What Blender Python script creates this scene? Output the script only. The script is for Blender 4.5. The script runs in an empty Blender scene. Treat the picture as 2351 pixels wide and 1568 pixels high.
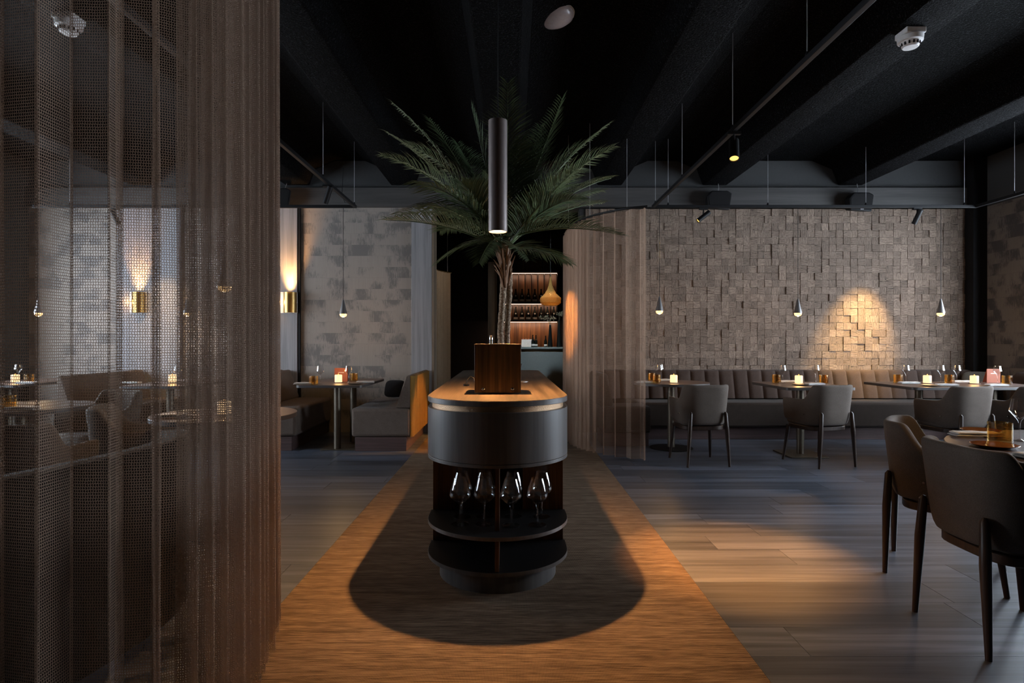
import bpy, bmesh, math, random
from mathutils import Vector, Matrix
random.seed(7)
PI = math.pi
S = bpy.context.scene
C = S.collection
# ---------------------------------------------------------------- camera, world, light, exposure
F = 1371.0; CX = 1175.5; CY = 784.0; H = 1.21
cam = bpy.data.cameras.new('camera'); camo = bpy.data.objects.new('camera', cam); C.objects.link(camo)
cam.sensor_width = 36.0; cam.lens = F * 36.0 / 2351.0
camo.location = (0, 0, H); camo.rotation_euler = (PI / 2, 0, 0); cam.clip_start = 0.05
S.camera = camo
w = bpy.data.worlds.new('world'); S.world = w; w.use_nodes = True
w.node_tree.nodes['Background'].inputs[0].default_value = (0.35, 0.45, 0.7, 1)
w.node_tree.nodes['Background'].inputs[1].default_value = 0.0
S.view_settings.view_transform = 'Standard'
try: S.view_settings.look = 'None'
except Exception: pass
S.view_settings.gamma = 1.0; S.view_settings.use_curve_mapping = False
S.view_settings.exposure = 0.0
S.cycles.use_denoising = True
S.cycles.transparent_max_bounces = 24
S.cycles.max_bounces = 5; S.cycles.diffuse_bounces = 2; S.cycles.glossy_bounces = 3
S.cycles.use_adaptive_sampling = True; S.cycles.adaptive_threshold = 0.03
S.cycles.use_light_tree = False; S.cycles.caustics_reflective = False; S.cycles.caustics_refractive = False
S.cycles.sample_clamp_indirect = 3.0

def area(name, loc, rot, sx, sy, power, col):
    l = bpy.data.lights.new(name, 'AREA'); l.shape = 'RECTANGLE'; l.size = sx; l.size_y = sy
    l.energy = power; l.color = col
    o = bpy.data.objects.new(name, l); o.location = loc; o.rotation_euler = rot; C.objects.link(o); return o
def spot(name, loc, target, power, col, angle, blend=0.4, r=0.02, parent=None):
    l = bpy.data.lights.new(name, 'SPOT'); l.energy = power; l.color = col
    l.spot_size = math.radians(angle); l.spot_blend = blend; l.shadow_soft_size = r
    o = bpy.data.objects.new(name, l); o.location = loc
    o.rotation_euler = (Vector(target) - Vector(loc)).to_track_quat('-Z', 'Y').to_euler(); C.objects.link(o); return o
def point(name, loc, power, col, r=0.02):
    l = bpy.data.lights.new(name, 'POINT'); l.energy = power; l.color = col; l.shadow_soft_size = r
    o = bpy.data.objects.new(name, l); o.location = loc; C.objects.link(o); return o
WARM = (1.0, 0.50, 0.17); WARM2 = (1.0, 0.60, 0.27); COOL = (0.76, 0.87, 1.0)
# daylight through the side windows (the openings are in wall_right and wall_left)
area('daylight_right', (6.55, 5.1, 1.75), (0, PI / 2, 0), 1.9, 3.7, 480, COOL)
area('daylight_left', (-6.75, 5.2, 1.75), (0, -PI / 2, 0), 1.9, 4.0, 360, COOL)

# ---------------------------------------------------------------- helpers
def lin(h):
    h = h.lstrip('#'); r = []
    for i in (0, 2, 4):
        c = int(h[i:i + 2], 16) / 255.0
        r.append(c / 12.92 if c <= 0.04045 else ((c + 0.055) / 1.055) ** 2.4)
    return tuple(r)
def X(px, d): return (px - CX) * d / F
def Z(py, d): return H - (py - CY) * d / F
def D(py, z=0.0): return (H - z) * F / (py - CY)

class MB:
    def __init__(s): s.v = []; s.f = []; s.uv = None
    def add(s, vs, fs):
        b = len(s.v); s.v += [tuple(v) for v in vs]; s.f += [tuple(b + i for i in f) for f in fs]; return s
    def box(s, x0, x1, y0, y1, z0, z1):
        vs = [(x, y, z) for z in (z0, z1) for y in (y0, y1) for x in (x0, x1)]
        return s.add(vs, [(0, 2, 3, 1), (4, 5, 7, 6), (0, 1, 5, 4), (2, 6, 7, 3), (0, 4, 6, 2), (1, 3, 7, 5)])
    def tbox(s, c, size, M):
        hx, hy, hz = [q / 2 for q in size]; c = Vector(c)
        vs = [c + M @ Vector((x, y, z)) for z in (-hz, hz) for y in (-hy, hy) for x in (-hx, hx)]
        return s.add(vs, [(0, 2, 3, 1), (4, 5, 7, 6), (0, 1, 5, 4), (2, 6, 7, 3), (0, 4, 6, 2), (1, 3, 7, 5)])
    def prism(s, poly, z0, z1):
        n = len(poly); vs = [(x, y, z0) for x, y in poly] + [(x, y, z1) for x, y in poly]
        fs = [tuple(reversed(range(n))), tuple(range(n, 2 * n))] + [(i, (i + 1) % n, n + (i + 1) % n, n + i) for i in range(n)]
        return s.add(vs, fs)
    def lathe(s, prof, n=24, c=(0, 0, 0), caps=True):
        b = []; fs = []; m = len(prof)
        for r, z in prof:
            for k in range(n):
                a = 2 * PI * k / n; b.append((c[0] + r * math.cos(a), c[1] + r * math.sin(a), c[2] + z))
        for i in range(m - 1):
            for k in range(n):
                fs.append((i * n + k, i * n + (k + 1) % n, (i + 1) * n + (k + 1) % n, (i + 1) * n + k))
        if caps:
            if prof[0][0] > 1e-5: fs.append(tuple(reversed(range(n))))
            if prof[-1][0] > 1e-5: fs.append(tuple(range((m - 1) * n, m * n)))
        return s.add(b, fs)
    def tube(s, pts, rad, n=8, cap=True):
        pts = [Vector(p) for p in pts]; vs = []; fs = []; m = len(pts)
        if not hasattr(rad, '__len__'): rad = [rad] * m
        up = Vector((0.31, 0.17, 0.93))
        for i, p in enumerate(pts):
            t = (pts[min(i + 1, m - 1)] - pts[max(i - 1, 0)]).normalized()
            a = t.cross(up)
            if a.length < 1e-3: a = t.cross(Vector((1, 0, 0)))
            a.normalize(); bb = t.cross(a)
            for k in range(n):
                q = 2 * PI * k / n; vs.append(p + (a * math.cos(q) + bb * math.sin(q)) * rad[i])
        for i in range(m - 1):
            for k in range(n):
                fs.append((i * n + k, i * n + (k + 1) % n, (i + 1) * n + (k + 1) % n, (i + 1) * n + k))
        if cap: fs += [tuple(reversed(range(n))), tuple(range((m - 1) * n, m * n))]
        return s.add(vs, fs)
    def grid(s, rows, closeu=False):
        n = len(rows[0]); m = len(rows); vs = [p for r in rows for p in r]; fs = []
        for i in range(m - 1):
            for k in range(n if closeu else n - 1):
                fs.append((i * n + k, i * n + (k + 1) % n, (i + 1) * n + (k + 1) % n, (i + 1) * n + k))
        return s.add(vs, fs)
    def mesh(s, name, smooth=True, angle=40):
        me = bpy.data.meshes.new(name); me.from_pydata(s.v, [], s.f); me.update()
        if s.uv:
            ul = me.uv_layers.new(name='UVMap')
            for l in me.loops: ul.data[l.index].uv = s.uv[l.vertex_index]
        bm = bmesh.new(); bm.from_mesh(me); bmesh.ops.recalc_face_normals(bm, faces=bm.faces); bm.to_mesh(me); bm.free()
        if smooth:
            me.polygons.foreach_set('use_smooth', [True] * len(me.polygons))
            try: me.set_sharp_from_angle(angle=math.radians(angle))
            except Exception: pass
        return me
def tag(o, label=None, cat=None, group=None, kind=None):
    if label: o['label'] = label
    if cat: o['category'] = cat
    if group: o['group'] = group
    if kind: o['kind'] = kind
    return o
def obj(name, mb, mat, parent=None, bev=0, seg=2, smooth=True, angle=40, sub=0, label=None):
    """links one mesh object; with an unrotated parent the coordinates given are world coordinates"""
    me = mb if isinstance(mb, bpy.types.Mesh) else mb.mesh(name, smooth, angle)
    if mat and not me.materials: me.materials.append(mat)
    o = bpy.data.objects.new(name, me); C.objects.link(o)
    if parent:
        o.parent = parent
        if not parent.get('_local'):
            o.matrix_parent_inverse = Matrix.Translation(-world_loc(parent))
    if bev:
        b = o.modifiers.new('bevel', 'BEVEL'); b.width = bev; b.segments = seg; b.limit_method = 'ANGLE'; b.angle_limit = math.radians(35)
        b.harden_normals = False
    if sub:
        q = o.modifiers.new('sub', 'SUBSURF'); q.levels = sub; q.render_levels = sub
    if label: o['label'] = label
    return o
def world_loc(o):
    return (Vector(o.location) if o.type == 'EMPTY' else Vector((0, 0, 0)))
def thing(name, label, cat, loc=(0, 0, 0), rz=0, group=None, local=False, kind=None):
    o = bpy.data.objects.new(name, None); C.objects.link(o); o.empty_display_size = 0.1
    o.location = loc; o.rotation_euler = (0, 0, rz)
    if local: o['_local'] = 1
    return tag(o, label, cat, group, kind)
def dup(root, loc, rz, label):
    r = root.copy(); C.objects.link(r); r.location = loc; r.rotation_euler = (0, 0, rz); r['label'] = label
    for ch in root.children:
        c = ch.copy(); C.objects.link(c); c.parent = r
        for g in ch.children:
            d = g.copy(); C.objects.link(d); d.parent = c
    return r

# ---------------------------------------------------------------- materials
class NT:
    def __init__(s, name):
        s.m = bpy.data.materials.new(name); s.m.use_nodes = True; s.t = s.m.node_tree; s.n = s.t.nodes
        s.b = s.n['Principled BSDF']; s.out = s.n['Material Output']
    def new(s, typ, **kw):
        n = s.n.new(typ)
        for k, v in kw.items(): setattr(n, k, v)
        return n
    def L(s, a, b): s.t.links.new(a, b)
    def coords(s, kind='Object', scale=(1, 1, 1), rnd=0.0):
        tc = s.new('ShaderNodeTexCoord'); mp = s.new('ShaderNodeMapping'); mp.inputs['Scale'].default_value = scale
        s.L(tc.outputs[kind], mp.inputs['Vector'])
        if rnd:
            oi = s.new('ShaderNodeObjectInfo'); mu = s.new('ShaderNodeMath', operation='MULTIPLY'); mu.inputs[1].default_value = rnd
            s.L(oi.outputs['Random'], mu.inputs[0]); s.L(mu.outputs[0], mp.inputs['Location'])
        return mp.outputs[0]
    def noise(s, vec, scale=5, detail=4, rough=0.6, dist=0.0):
        n = s.new('ShaderNodeTexNoise'); n.inputs['Scale'].default_value = scale; n.inputs['Detail'].default_value = detail
        n.inputs['Roughness'].default_value = rough; n.inputs['Distortion'].default_value = dist
        s.L(vec, n.inputs['Vector']); return n.outputs['Fac']
    def ramp(s, fac, stops):
        r = s.new('ShaderNodeValToRGB'); e = r.color_ramp.elements
        while len(e) < len(stops): e.new(0.5)
        for q, (p, c) in zip(e, stops): q.position = p; q.color = (*c[:3], 1) if len(c) == 3 else c
        s.L(fac, r.inputs[0]); return r.outputs[0]
    def mix(s, fac, a, b, blend='MIX'):
        m = s.new('ShaderNodeMix', data_type='RGBA', blend_type=blend)
        for sock, v in ((m.inputs[0], fac), (m.inputs[6], a), (m.inputs[7], b)):
            if hasattr(v, 'links'): s.L(v, sock)
            elif hasattr(v, '__len__'): sock.default_value = (*v[:3], 1)
            else: sock.default_value = v
        return m.outputs[2]
    def math(s, op, a, b=0.0):
        m = s.new('ShaderNodeMath', operation=op)
        for sock, v in ((m.inputs[0], a), (m.inputs[1], b)):
            if hasattr(v, 'links'): s.L(v, sock)
            else: sock.default_value = v
        return m.outputs[0]
    def bump(s, h, strength=0.3, dist=0.01):
        b = s.new('ShaderNodeBump'); b.inputs['Strength'].default_value = strength; b.inputs['Distance'].default_value = dist
        s.L(h, b.inputs['Height']); s.L(b.outputs[0], s.b.inputs['Normal'])
    def set(s, col=None, rough=0.5, metal=0.0, spec=0.5, sheen=0.0):
        if col is not None:
            if hasattr(col, 'links'): s.L(col, s.b.inputs['Base Color'])
            else: s.b.inputs['Base Color'].default_value = (*col, 1)
        if hasattr(rough, 'links'): s.L(rough, s.b.inputs['Roughness'])
        else: s.b.inputs['Roughness'].default_value = rough
        s.b.inputs['Metallic'].default_value = metal; s.b.inputs['Specular IOR Level'].default_value = spec
        if sheen: s.b.inputs['Sheen Weight'].default_value = sheen
        return s
def plain(name, col, rough=0.5, metal=0.0, spec=0.5):
    t = NT(name); v = t.coords('Object'); n = t.noise(v, 40, 3)
    c = t.mix(n, tuple(q * 0.85 for q in col), tuple(min(1, q * 1.15) for q in col)); t.set(c, rough, metal, spec); return t.m
def emit(name, col, strength):
    t = NT(name); t.set((0.02, 0.02, 0.02), 0.5)
    t.b.inputs['Emission Color'].default_value = (*col, 1); t.b.inputs['Emission Strength'].default_value = strength; return t.m
def wood(name, c1, c2, c3=None, axis=0, scale=1.0, rough=0.45, rnd=0.0, spec=0.4, bump=0.15, var=0.0):
    t = NT(name); sc = [26.0 * scale] * 3; sc[axis] = 1.1 * scale
    v = t.coords('Object', tuple(sc), rnd)
    n1 = t.noise(v, 1.0, 6, 0.62, 0.6)
    sc2 = [90.0 * scale] * 3; sc2[axis] = 2.5 * scale
    n2 = t.noise(t.coords('Object', tuple(sc2), rnd), 1.0, 3, 0.6)
    f = t.math('ADD', t.math('MULTIPLY', n1, 0.7), t.math('MULTIPLY', n2, 0.3))
    st = [(0.40, c1), (0.60, c2)] if c3 is None else [(0.39, c1), (0.5, c2), (0.61, c3)]
    c = t.ramp(f, st)
    if var:
        oi = t.new('ShaderNodeObjectInfo')
        hv = t.new('ShaderNodeHueSaturation'); t.L(c, hv.inputs['Color'])
        t.L(t.math('ADD', t.math('MULTIPLY', oi.outputs['Random'], var), 1 - var / 2), hv.inputs['Value']); c = hv.outputs[0]
    t.set(c, rough, 0, spec); t.bump(n2, bump, 0.002); return t.m
def fabric(name, c1, c2, scale=700, rough=0.9, streak=None):
    t = NT(name); v = t.coords('Object')
    n = t.noise(v, scale, 2, 0.7); n2 = t.noise(v, 14, 4, 0.6)
    c = t.ramp(n, [(0.36, c1), (0.64, c2)])
    if streak:
        n3 = t.noise(t.coords('Object', streak), 1.0, 4, 0.65)
        c = t.mix(t.ramp(n3, [(0.35, (0, 0, 0)), (0.7, (0.7, 0.7, 0.7))]), c, tuple(min(1, q * 1.5) for q in c2))
    c = t.mix(t.math('MULTIPLY', n2, 0.45), c, tuple(q * 0.55 for q in c1))
    t.set(c, rough, 0, 0.1, 0.06); t.bump(n, 0.35, 0.0015); return t.m
def glass(name, tint=(1, 1, 1), refl=1.0, rough=0.0, wob=0.0, dens=1.0):
    t = NT(name); t.n.remove(t.b)
    tr = t.new('ShaderNodeBsdfTransparent'); tr.inputs[0].default_value = (*tint, 1)
    gl = t.new('ShaderNodeBsdfGlossy'); gl.inputs['Roughness'].default_value = rough
    ge = t.new('ShaderNodeNewGeometry'); dp = t.new('ShaderNodeVectorMath', operation='DOT_PRODUCT')
    t.L(ge.outputs['Normal'], dp.inputs[0]); t.L(ge.outputs['Incoming'], dp.inputs[1])
    fr = t.math('ADD', t.math('MULTIPLY', t.math('POWER', t.math('SUBTRACT', 1.0, t.math('ABSOLUTE', dp.outputs['Value'])), 4.0), 0.85), 0.09)
    if wob:
        b = t.new('ShaderNodeBump'); b.inputs['Strength'].default_value = wob; b.inputs['Distance'].default_value = 0.003
        t.L(t.noise(t.coords('Object'), 160, 3), b.inputs['Height']); t.L(b.outputs[0], gl.inputs['Normal']); t.L(b.outputs[0], dp.inputs[0])
    mx = t.new('ShaderNodeMixShader'); t.L(t.math('MULTIPLY', fr, refl), mx.inputs[0])
    t.L(tr.outputs[0], mx.inputs[1]); t.L(gl.outputs[0], mx.inputs[2]); t.L(mx.outputs[0], t.out.inputs[0]); return t.m

M = {}
M['plank'] = wood('dark_oak_plank', (0.038, 0.044, 0.058), (0.072, 0.082, 0.108), (0.118, 0.132, 0.170), 0, 0.6, 0.36, 30.0, 0.55, 0.12, 0.7)
M['walnut'] = wood('walnut_veneer', (0.024, 0.017, 0.012), (0.056, 0.039, 0.028), (0.098, 0.071, 0.051), 1, 1.0, 0.42)
M['walnut_v'] = wood('walnut_veneer_upright', (0.035, 0.015, 0.007), (0.085, 0.036, 0.013), (0.15, 0.068, 0.024), 2, 0.9, 0.4)
M['walnut_box'] = wood('walnut_box_veneer', (0.032, 0.023, 0.011), (0.074, 0.051, 0.023), (0.138, 0.096, 0.042), 2, 0.9, 0.4)
M['char'] = wood('charcoal_laminate', (0.080, 0.078, 0.078), (0.125, 0.122, 0.122), None, 2, 0.5, 0.34, 0, 0.5, 0.05)
M['black_lam'] = plain('black_laminate', (0.005, 0.0045, 0.005), 0.55, 0, 0.2)
M['tabletop'] = wood('dark_tabletop', (0.045, 0.026, 0.020), (0.075, 0.045, 0.034), (0.11, 0.07, 0.052), 0, 0.9, 0.35)
M['table_edge'] = plain('tabletop_edge', (0.06, 0.055, 0.055), 0.4)
M['leg'] = wood('dark_leg_wood', (0.022, 0.012, 0.008), (0.05, 0.028, 0.019), None, 2, 1.2, 0.4)
M['chair'] = fabric('chair_tweed', (0.080, 0.064, 0.053), (0.195, 0.160, 0.136), 650)
M['bench'] = fabric('bench_tweed', (0.018, 0.013, 0.0105), (0.046, 0.034, 0.028), 500, 0.9, (60, 60, 1200))
M['lounge'] = fabric('lounge_cloth', (0.008, 0.006, 0.005), (0.02, 0.015, 0.012), 500)
M['booth'] = fabric('booth_tweed', (0.066, 0.050, 0.041), (0.165, 0.128, 0.106), 500, 0.9, (60, 60, 1200))
M['bench_ch'] = fabric('channel_tweed', (0.026, 0.018, 0.015), (0.066, 0.046, 0.038), 500, 0.9, (60, 60, 900))
M['rib'] = fabric('ribbed_cloth', (0.16, 0.085, 0.02), (0.26, 0.145, 0.035), 500)
M['plinth'] = wood('bench_plinth', (0.06, 0.036, 0.034), (0.10, 0.062, 0.058), None, 0, 0.7, 0.5)
M['black'] = plain('black_metal', (0.007, 0.007, 0.008), 0.5, 0.0, 0.2)
M['rod'] = plain('steel_rod', (0.45, 0.45, 0.46), 0.4, 0.8)
M['bronze'] = plain('bronze_tube', (0.20, 0.165, 0.16), 0.4, 0.35)
M['chrome'] = plain('chrome', (0.75, 0.72, 0.7), 0.18, 1.0)
M['brass'] = plain('brass', (0.34, 0.22, 0.08), 0.34, 1.0)
M['column'] = plain('brushed_column', (0.15, 0.125, 0.095), 0.42, 0.85)
M['white'] = plain('white_plastic', (0.75, 0.74, 0.74), 0.4)
M['opal'] = plain('opal_dome', (0.42, 0.36, 0.35), 0.25)
M['linen'] = fabric('napkin_linen', (0.62, 0.60, 0.58), (0.75, 0.73, 0.71), 900)
M['glass'] = glass('clear_glass', (0.995, 0.995, 0.995), 1.0)
M['amber'] = glass('amber_glass', (0.93, 0.76, 0.47), 0.7, 0.05, 0.35)
M['amber_plate'] = plain('amber_plate', (0.22, 0.075, 0.018), 0.12, 0.0, 0.8)
M['dark_plate'] = plain('stone_plate', (0.16, 0.13, 0.11), 0.35)
M['bulb'] = emit('warm_bulb', (1.0, 0.66, 0.33), 2.6)
M['globe'] = glass('lamp_glass', (1.0, 0.9, 0.74), 1.0)
M['lens'] = emit('lamp_lens', (1.0, 0.62, 0.28), 30.0)
M['spotlens'] = emit('spot_lens', (1.0, 0.55, 0.13), 2.2)
M['led'] = emit('led_strip', (1.0, 0.66, 0.5), 2.2)
M['candle'] = emit('candle_wax', (1.0, 0.64, 0.32), 1.7)
M['flame'] = emit('candle_glow', (1.0, 0.40, 0.05), 3.0)
M['menu'] = plain('menu_card', (0.30, 0.075, 0.03), 0.6)
M['menu_print'] = plain('menu_print', (0.55, 0.40, 0.33), 0.6)
M['cone'] = plain('lamp_cone_metal', (0.26, 0.25, 0.25), 0.4, 0.7)
M['grey_pan'] = wood('grey_panel', (0.19, 0.19, 0.20), (0.27, 0.27, 0.285), None, 2, 0.6, 0.55, 0, 0.3, 0.05)
M['bulk'] = wood('bulkhead_panel', (0.040, 0.039, 0.039), (0.062, 0.060, 0.058), None, 0, 0.6, 0.5)
M['plaster'] = plain('dark_plaster', (0.034, 0.035, 0.036), 0.9)
M['dark'] = plain('black_wall', (0.008, 0.008, 0.009), 0.7)
M['trim_b'] = plain('beige_trim', (0.16, 0.125, 0.09), 0.5)
M['leaf'] = None

def mk_carpet():
    t = NT('woven_carpet')
    v = t.coords('Object'); n1 = t.noise(t.coords('Object', (9, 130, 1)), 1.0, 4, 0.6, 0.3)
    n2 = t.noise(t.coords('Object', (2.2, 26, 1)), 1.0, 3, 0.6)
    wv = t.new('ShaderNodeTexWave', wave_type='BANDS', bands_direction='Y'); wv.inputs['Scale'].default_value = 44
    wv.inputs['Distortion'].default_value = 1.5; wv.inputs['Detail'].default_value = 1; t.L(v, wv.inputs[0])
    wx = t.new('ShaderNodeTexWave', wave_type='BANDS', bands_direction='X'); wx.inputs['Scale'].default_value = 60
    wx.inputs['Distortion'].default_value = 1.0; t.L(v, wx.inputs[0])
    k = t.math('MULTIPLY', wv.outputs['Fac'], wx.outputs['Fac'])
    f = t.math('ADD', t.math('MULTIPLY', n1, 0.5), t.math('ADD', t.math('MULTIPLY', n2, 0.3), t.math('MULTIPLY', k, 0.28)))
    c = t.ramp(f, [(0.37, (0.060, 0.040, 0.027)), (0.5, (0.16, 0.112, 0.076)), (0.63, (0.31, 0.23, 0.16))])
    t.set(c, 0.95, 0, 0.1); t.bump(f, 0.5, 0.004); return t.m
M['carpet'] = mk_carpet()
def mk_paper(name, base, dark, sc=1.0):
    t = NT(name); tc = t.coords('Object')
    # print rows: flat wallpaper pattern, streaked in blotches whose rows are shifted
    sp = t.new('ShaderNodeSeparateXYZ'); t.L(tc, sp.inputs[0])
    hor = t.math('ADD', sp.outputs[0], sp.outputs[1])
    row = t.math('FLOOR', t.math('DIVIDE', sp.outputs[2], 0.147)); sh = t.math('MULTIPLY', t.math('FRACT', t.math('MULTIPLY', row, 0.618)), 7.3)
    cb = t.new('ShaderNodeCombineXYZ'); t.L(t.math('ADD', hor, sh), cb.inputs[0]); t.L(sp.outputs[2], cb.inputs[2]); t.L(t.math('MULTIPLY', row, 3.1), cb.inputs[1])
    def nz(s3, detail, rough):
        mp = t.new('ShaderNodeMapping'); mp.inputs['Scale'].default_value = s3; t.L(cb.outputs[0], mp.inputs[0]); return t.noise(mp.outputs[0], 1.0, detail, rough, 0.4)
    blot = nz((3.4, 1, 2.6), 2, 0.5); fine = nz((75, 1, 13), 5, 0.8); streak = nz((110, 1, 2), 3, 0.6)
    f = t.math('ADD', t.math('MULTIPLY', blot, 1.15), t.math('ADD', t.math('MULTIPLY', fine, 0.75), t.math('MULTIPLY', streak, 0.12)))
    m = t.ramp(f, [(0.93, (0, 0, 0)), (1.0, (1, 1, 1))]) if False else None
    mr = t.new('ShaderNodeMapRange'); mr.inputs['From Min'].default_value = 1.02; mr.inputs['From Max'].default_value = 1.16; t.L(f, mr.inputs[0])
    c0 = t.mix(streak, tuple(q * 0.82 for q in base), tuple(q * 1.12 for q in base))
    c = t.mix(mr.outputs[0], c0, dark)
    seam = t.math('LESS_THAN', t.math('FRACT', t.math('DIVIDE', sp.outputs[2], 0.294)), 0.012)
    c = t.mix(t.math('MULTIPLY', seam, 0.35), c, dark)
    t.set(c, 0.62, 0, 0.3); t.bump(fine, 0.08, 0.002); return t.m
M['paper'] = mk_paper('weathered_wallpaper', (0.27, 0.238, 0.21), (0.145, 0.134, 0.127))
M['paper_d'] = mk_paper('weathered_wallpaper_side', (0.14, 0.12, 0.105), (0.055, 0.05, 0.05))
def mk_ceil():
    t = NT('sprayed_black_ceiling'); v = t.coords('Object'); n = t.noise(v, 55, 3, 0.75); n2 = t.noise(v, 85, 2, 0.7)
    c = t.ramp(n2, [(0.50, (0.0005, 0.0005, 0.0007)), (0.58, (0.0022, 0.0022, 0.0027)), (0.68, (0.030, 0.030, 0.034))])
    t.set(c, 0.75, 0, 0.05); t.bump(n, 1.0, 0.03); return t.m
M['ceil'] = mk_ceil()
def mk_block():
    t = NT('split_wood_block')
    at = t.new('ShaderNodeAttribute', attribute_name='rnd'); ao = t.new('ShaderNodeAttribute', attribute_name='ori')
    tc = t.new('ShaderNodeTexCoord'); sp = t.new('ShaderNodeSeparateXYZ'); t.L(tc.outputs['UV'], sp.inputs[0])
    r = at.outputs['Fac']
    def nz(su, sv, detail, rough, dist):
        u = t.math('MULTIPLY', sp.outputs[0], su); vv = t.math('MULTIPLY', sp.outputs[1], sv)
        cb = t.new('ShaderNodeCombineXYZ'); t.L(u, cb.inputs[0]); t.L(vv, cb.inputs[1]); t.L(t.math('MULTIPLY', r, 60.0), cb.inputs[2])
        return t.noise(cb.outputs[0], 1.0, detail, rough, dist)
    g = nz(0.6, 4.5, 5, 0.75, 0.5); cr = nz(0.5, 5.5, 3, 0.6, 0.9)
    c = t.ramp(g, [(0.34, (0.06, 0.042, 0.031)), (0.50, (0.175, 0.130, 0.100)), (0.66, (0.30, 0.235, 0.185))])
    mr = t.new('ShaderNodeMapRange'); mr.inputs['From Min'].default_value = 0.56; mr.inputs['From Max'].default_value = 0.64; t.L(cr, mr.inputs[0])
    c = t.mix(t.math('MULTIPLY', mr.outputs[0], 0.85), c, (0.022, 0.015, 0.011))
    hv = t.new('ShaderNodeHueSaturation'); t.L(c, hv.inputs['Color']); t.L(t.math('ADD', t.math('MULTIPLY', r, 0.5), 0.72), hv.inputs['Value'])
    t.set(hv.outputs[0], 0.75, 0, 0.25); t.bump(t.math('SUBTRACT', g, t.math('MULTIPLY', mr.outputs[0], 0.8)), 0.6, 0.006); return t.m
M['block'] = mk_block()
def mk_mesh_cloth(name, col, pitch=0.0072, cover=1.0):
    """openwork curtain: threads opaque, holes truly open; pattern in cloth metres (UV)"""
    t = NT(name); tc = t.new('ShaderNodeTexCoord'); sp = t.new('ShaderNodeSeparateXYZ'); t.L(tc.outputs['UV'], sp.inputs[0])
    nn = t.new('ShaderNodeTexNoise'); nn.inputs['Scale'].default_value = 90; t.L(tc.outputs['UV'], nn.inputs['Vector'])
    j = t.math('MULTIPLY', t.math('SUBTRACT', nn.outputs['Fac'], 0.5), 0.35)
    u = t.math('ADD', t.math('DIVIDE', sp.outputs[0], pitch), j); v = t.math('ADD', t.math('DIVIDE', sp.outputs[1], pitch * 1.18), j)
    def line(x, wd):
        a = t.math('ABSOLUTE', t.math('SUBTRACT', t.math('FRACT', x), 0.5)); return t.math('LESS_THAN', a, wd)
    h = line(v, 0.085 * cover); ve = line(u, 0.085 * cover)
    tri = t.math('ABSOLUTE', t.math('SUBTRACT', t.math('FRACT', t.math('MULTIPLY', v, 0.5)), 0.5))
    dg = line(t.math('ADD', t.math('MULTIPLY', u, 1.0), t.math('MULTIPLY', tri, 2.0)), 0.085 * cover)
    al = t.math('MAXIMUM', h, t.math('MAXIMUM', ve, dg))
    n = t.noise(t.coords('UV', (400, 400, 1)), 1.0, 2)
    c = t.mix(n, tuple(q * 0.7 for q in col), tuple(q * 1.25 for q in col))
    t.n.remove(t.b)
    df = t.new('ShaderNodeBsdfDiffuse'); t.L(c, df.inputs[0]); tl = t.new('ShaderNodeBsdfTranslucent'); t.L(c, tl.inputs[0])
    m1 = t.new('ShaderNodeMixShader'); m1.inputs[0].default_value = 0.35; t.L(df.outputs[0], m1.inputs[1]); t.L(tl.outputs[0], m1.inputs[2])
    tr = t.new('ShaderNodeBsdfTransparent'); m2 = t.new('ShaderNodeMixShader'); t.L(al, m2.inputs[0])
    t.L(tr.outputs[0], m2.inputs[1]); t.L(m1.outputs[0], m2.inputs[2]); t.L(m2.outputs[0], t.out.inputs[0]); return t.m
M['net'] = mk_mesh_cloth('openwork_curtain', (0.27, 0.192, 0.145), 0.0060, 0.98)
M['net_far'] = mk_mesh_cloth('openwork_curtain_fine', (0.40, 0.275, 0.20), 0.006, 1.05)
def mk_leaf():
    t = NT('palm_leaf'); v = t.coords('Object'); n = t.noise(v, 9, 3); oi = t.new('ShaderNodeObjectInfo')
    c = t.mix(n, (0.040, 0.075, 0.038), (0.115, 0.165, 0.078)); c = t.mix(t.math('MULTIPLY', oi.outputs['Random'], 0.5), c, (0.12, 0.145, 0.045))
    t.set(c, 0.34, 0, 0.7); return t.m
M['leaf'] = mk_leaf()
M['rachis'] = plain('palm_rachis', (0.07, 0.085, 0.03), 0.5)
def mk_trunk():
    t = NT('palm_trunk'); v = t.coords('Object', (1, 1, 1.6)); n = t.noise(v, 38, 5, 0.75); n2 = t.noise(v, 120, 3, 0.7)
    f = t.math('ADD', t.math('MULTIPLY', n, 0.6), t.math('MULTIPLY', n2, 0.4))
    t.set(t.ramp(f, [(0.40, (0.09, 0.06, 0.04)), (0.5, (0.34, 0.25, 0.175)), (0.62, (0.60, 0.49, 0.37))]), 0.9, 0, 0.1); t.bump(f, 1.0, 0.02); return t.m
M['trunk'] = mk_trunk()
M['husk'] = wood('palm_husk', (0.12, 0.065, 0.035), (0.30, 0.18, 0.11), None, 2, 1.0, 0.8)
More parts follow.
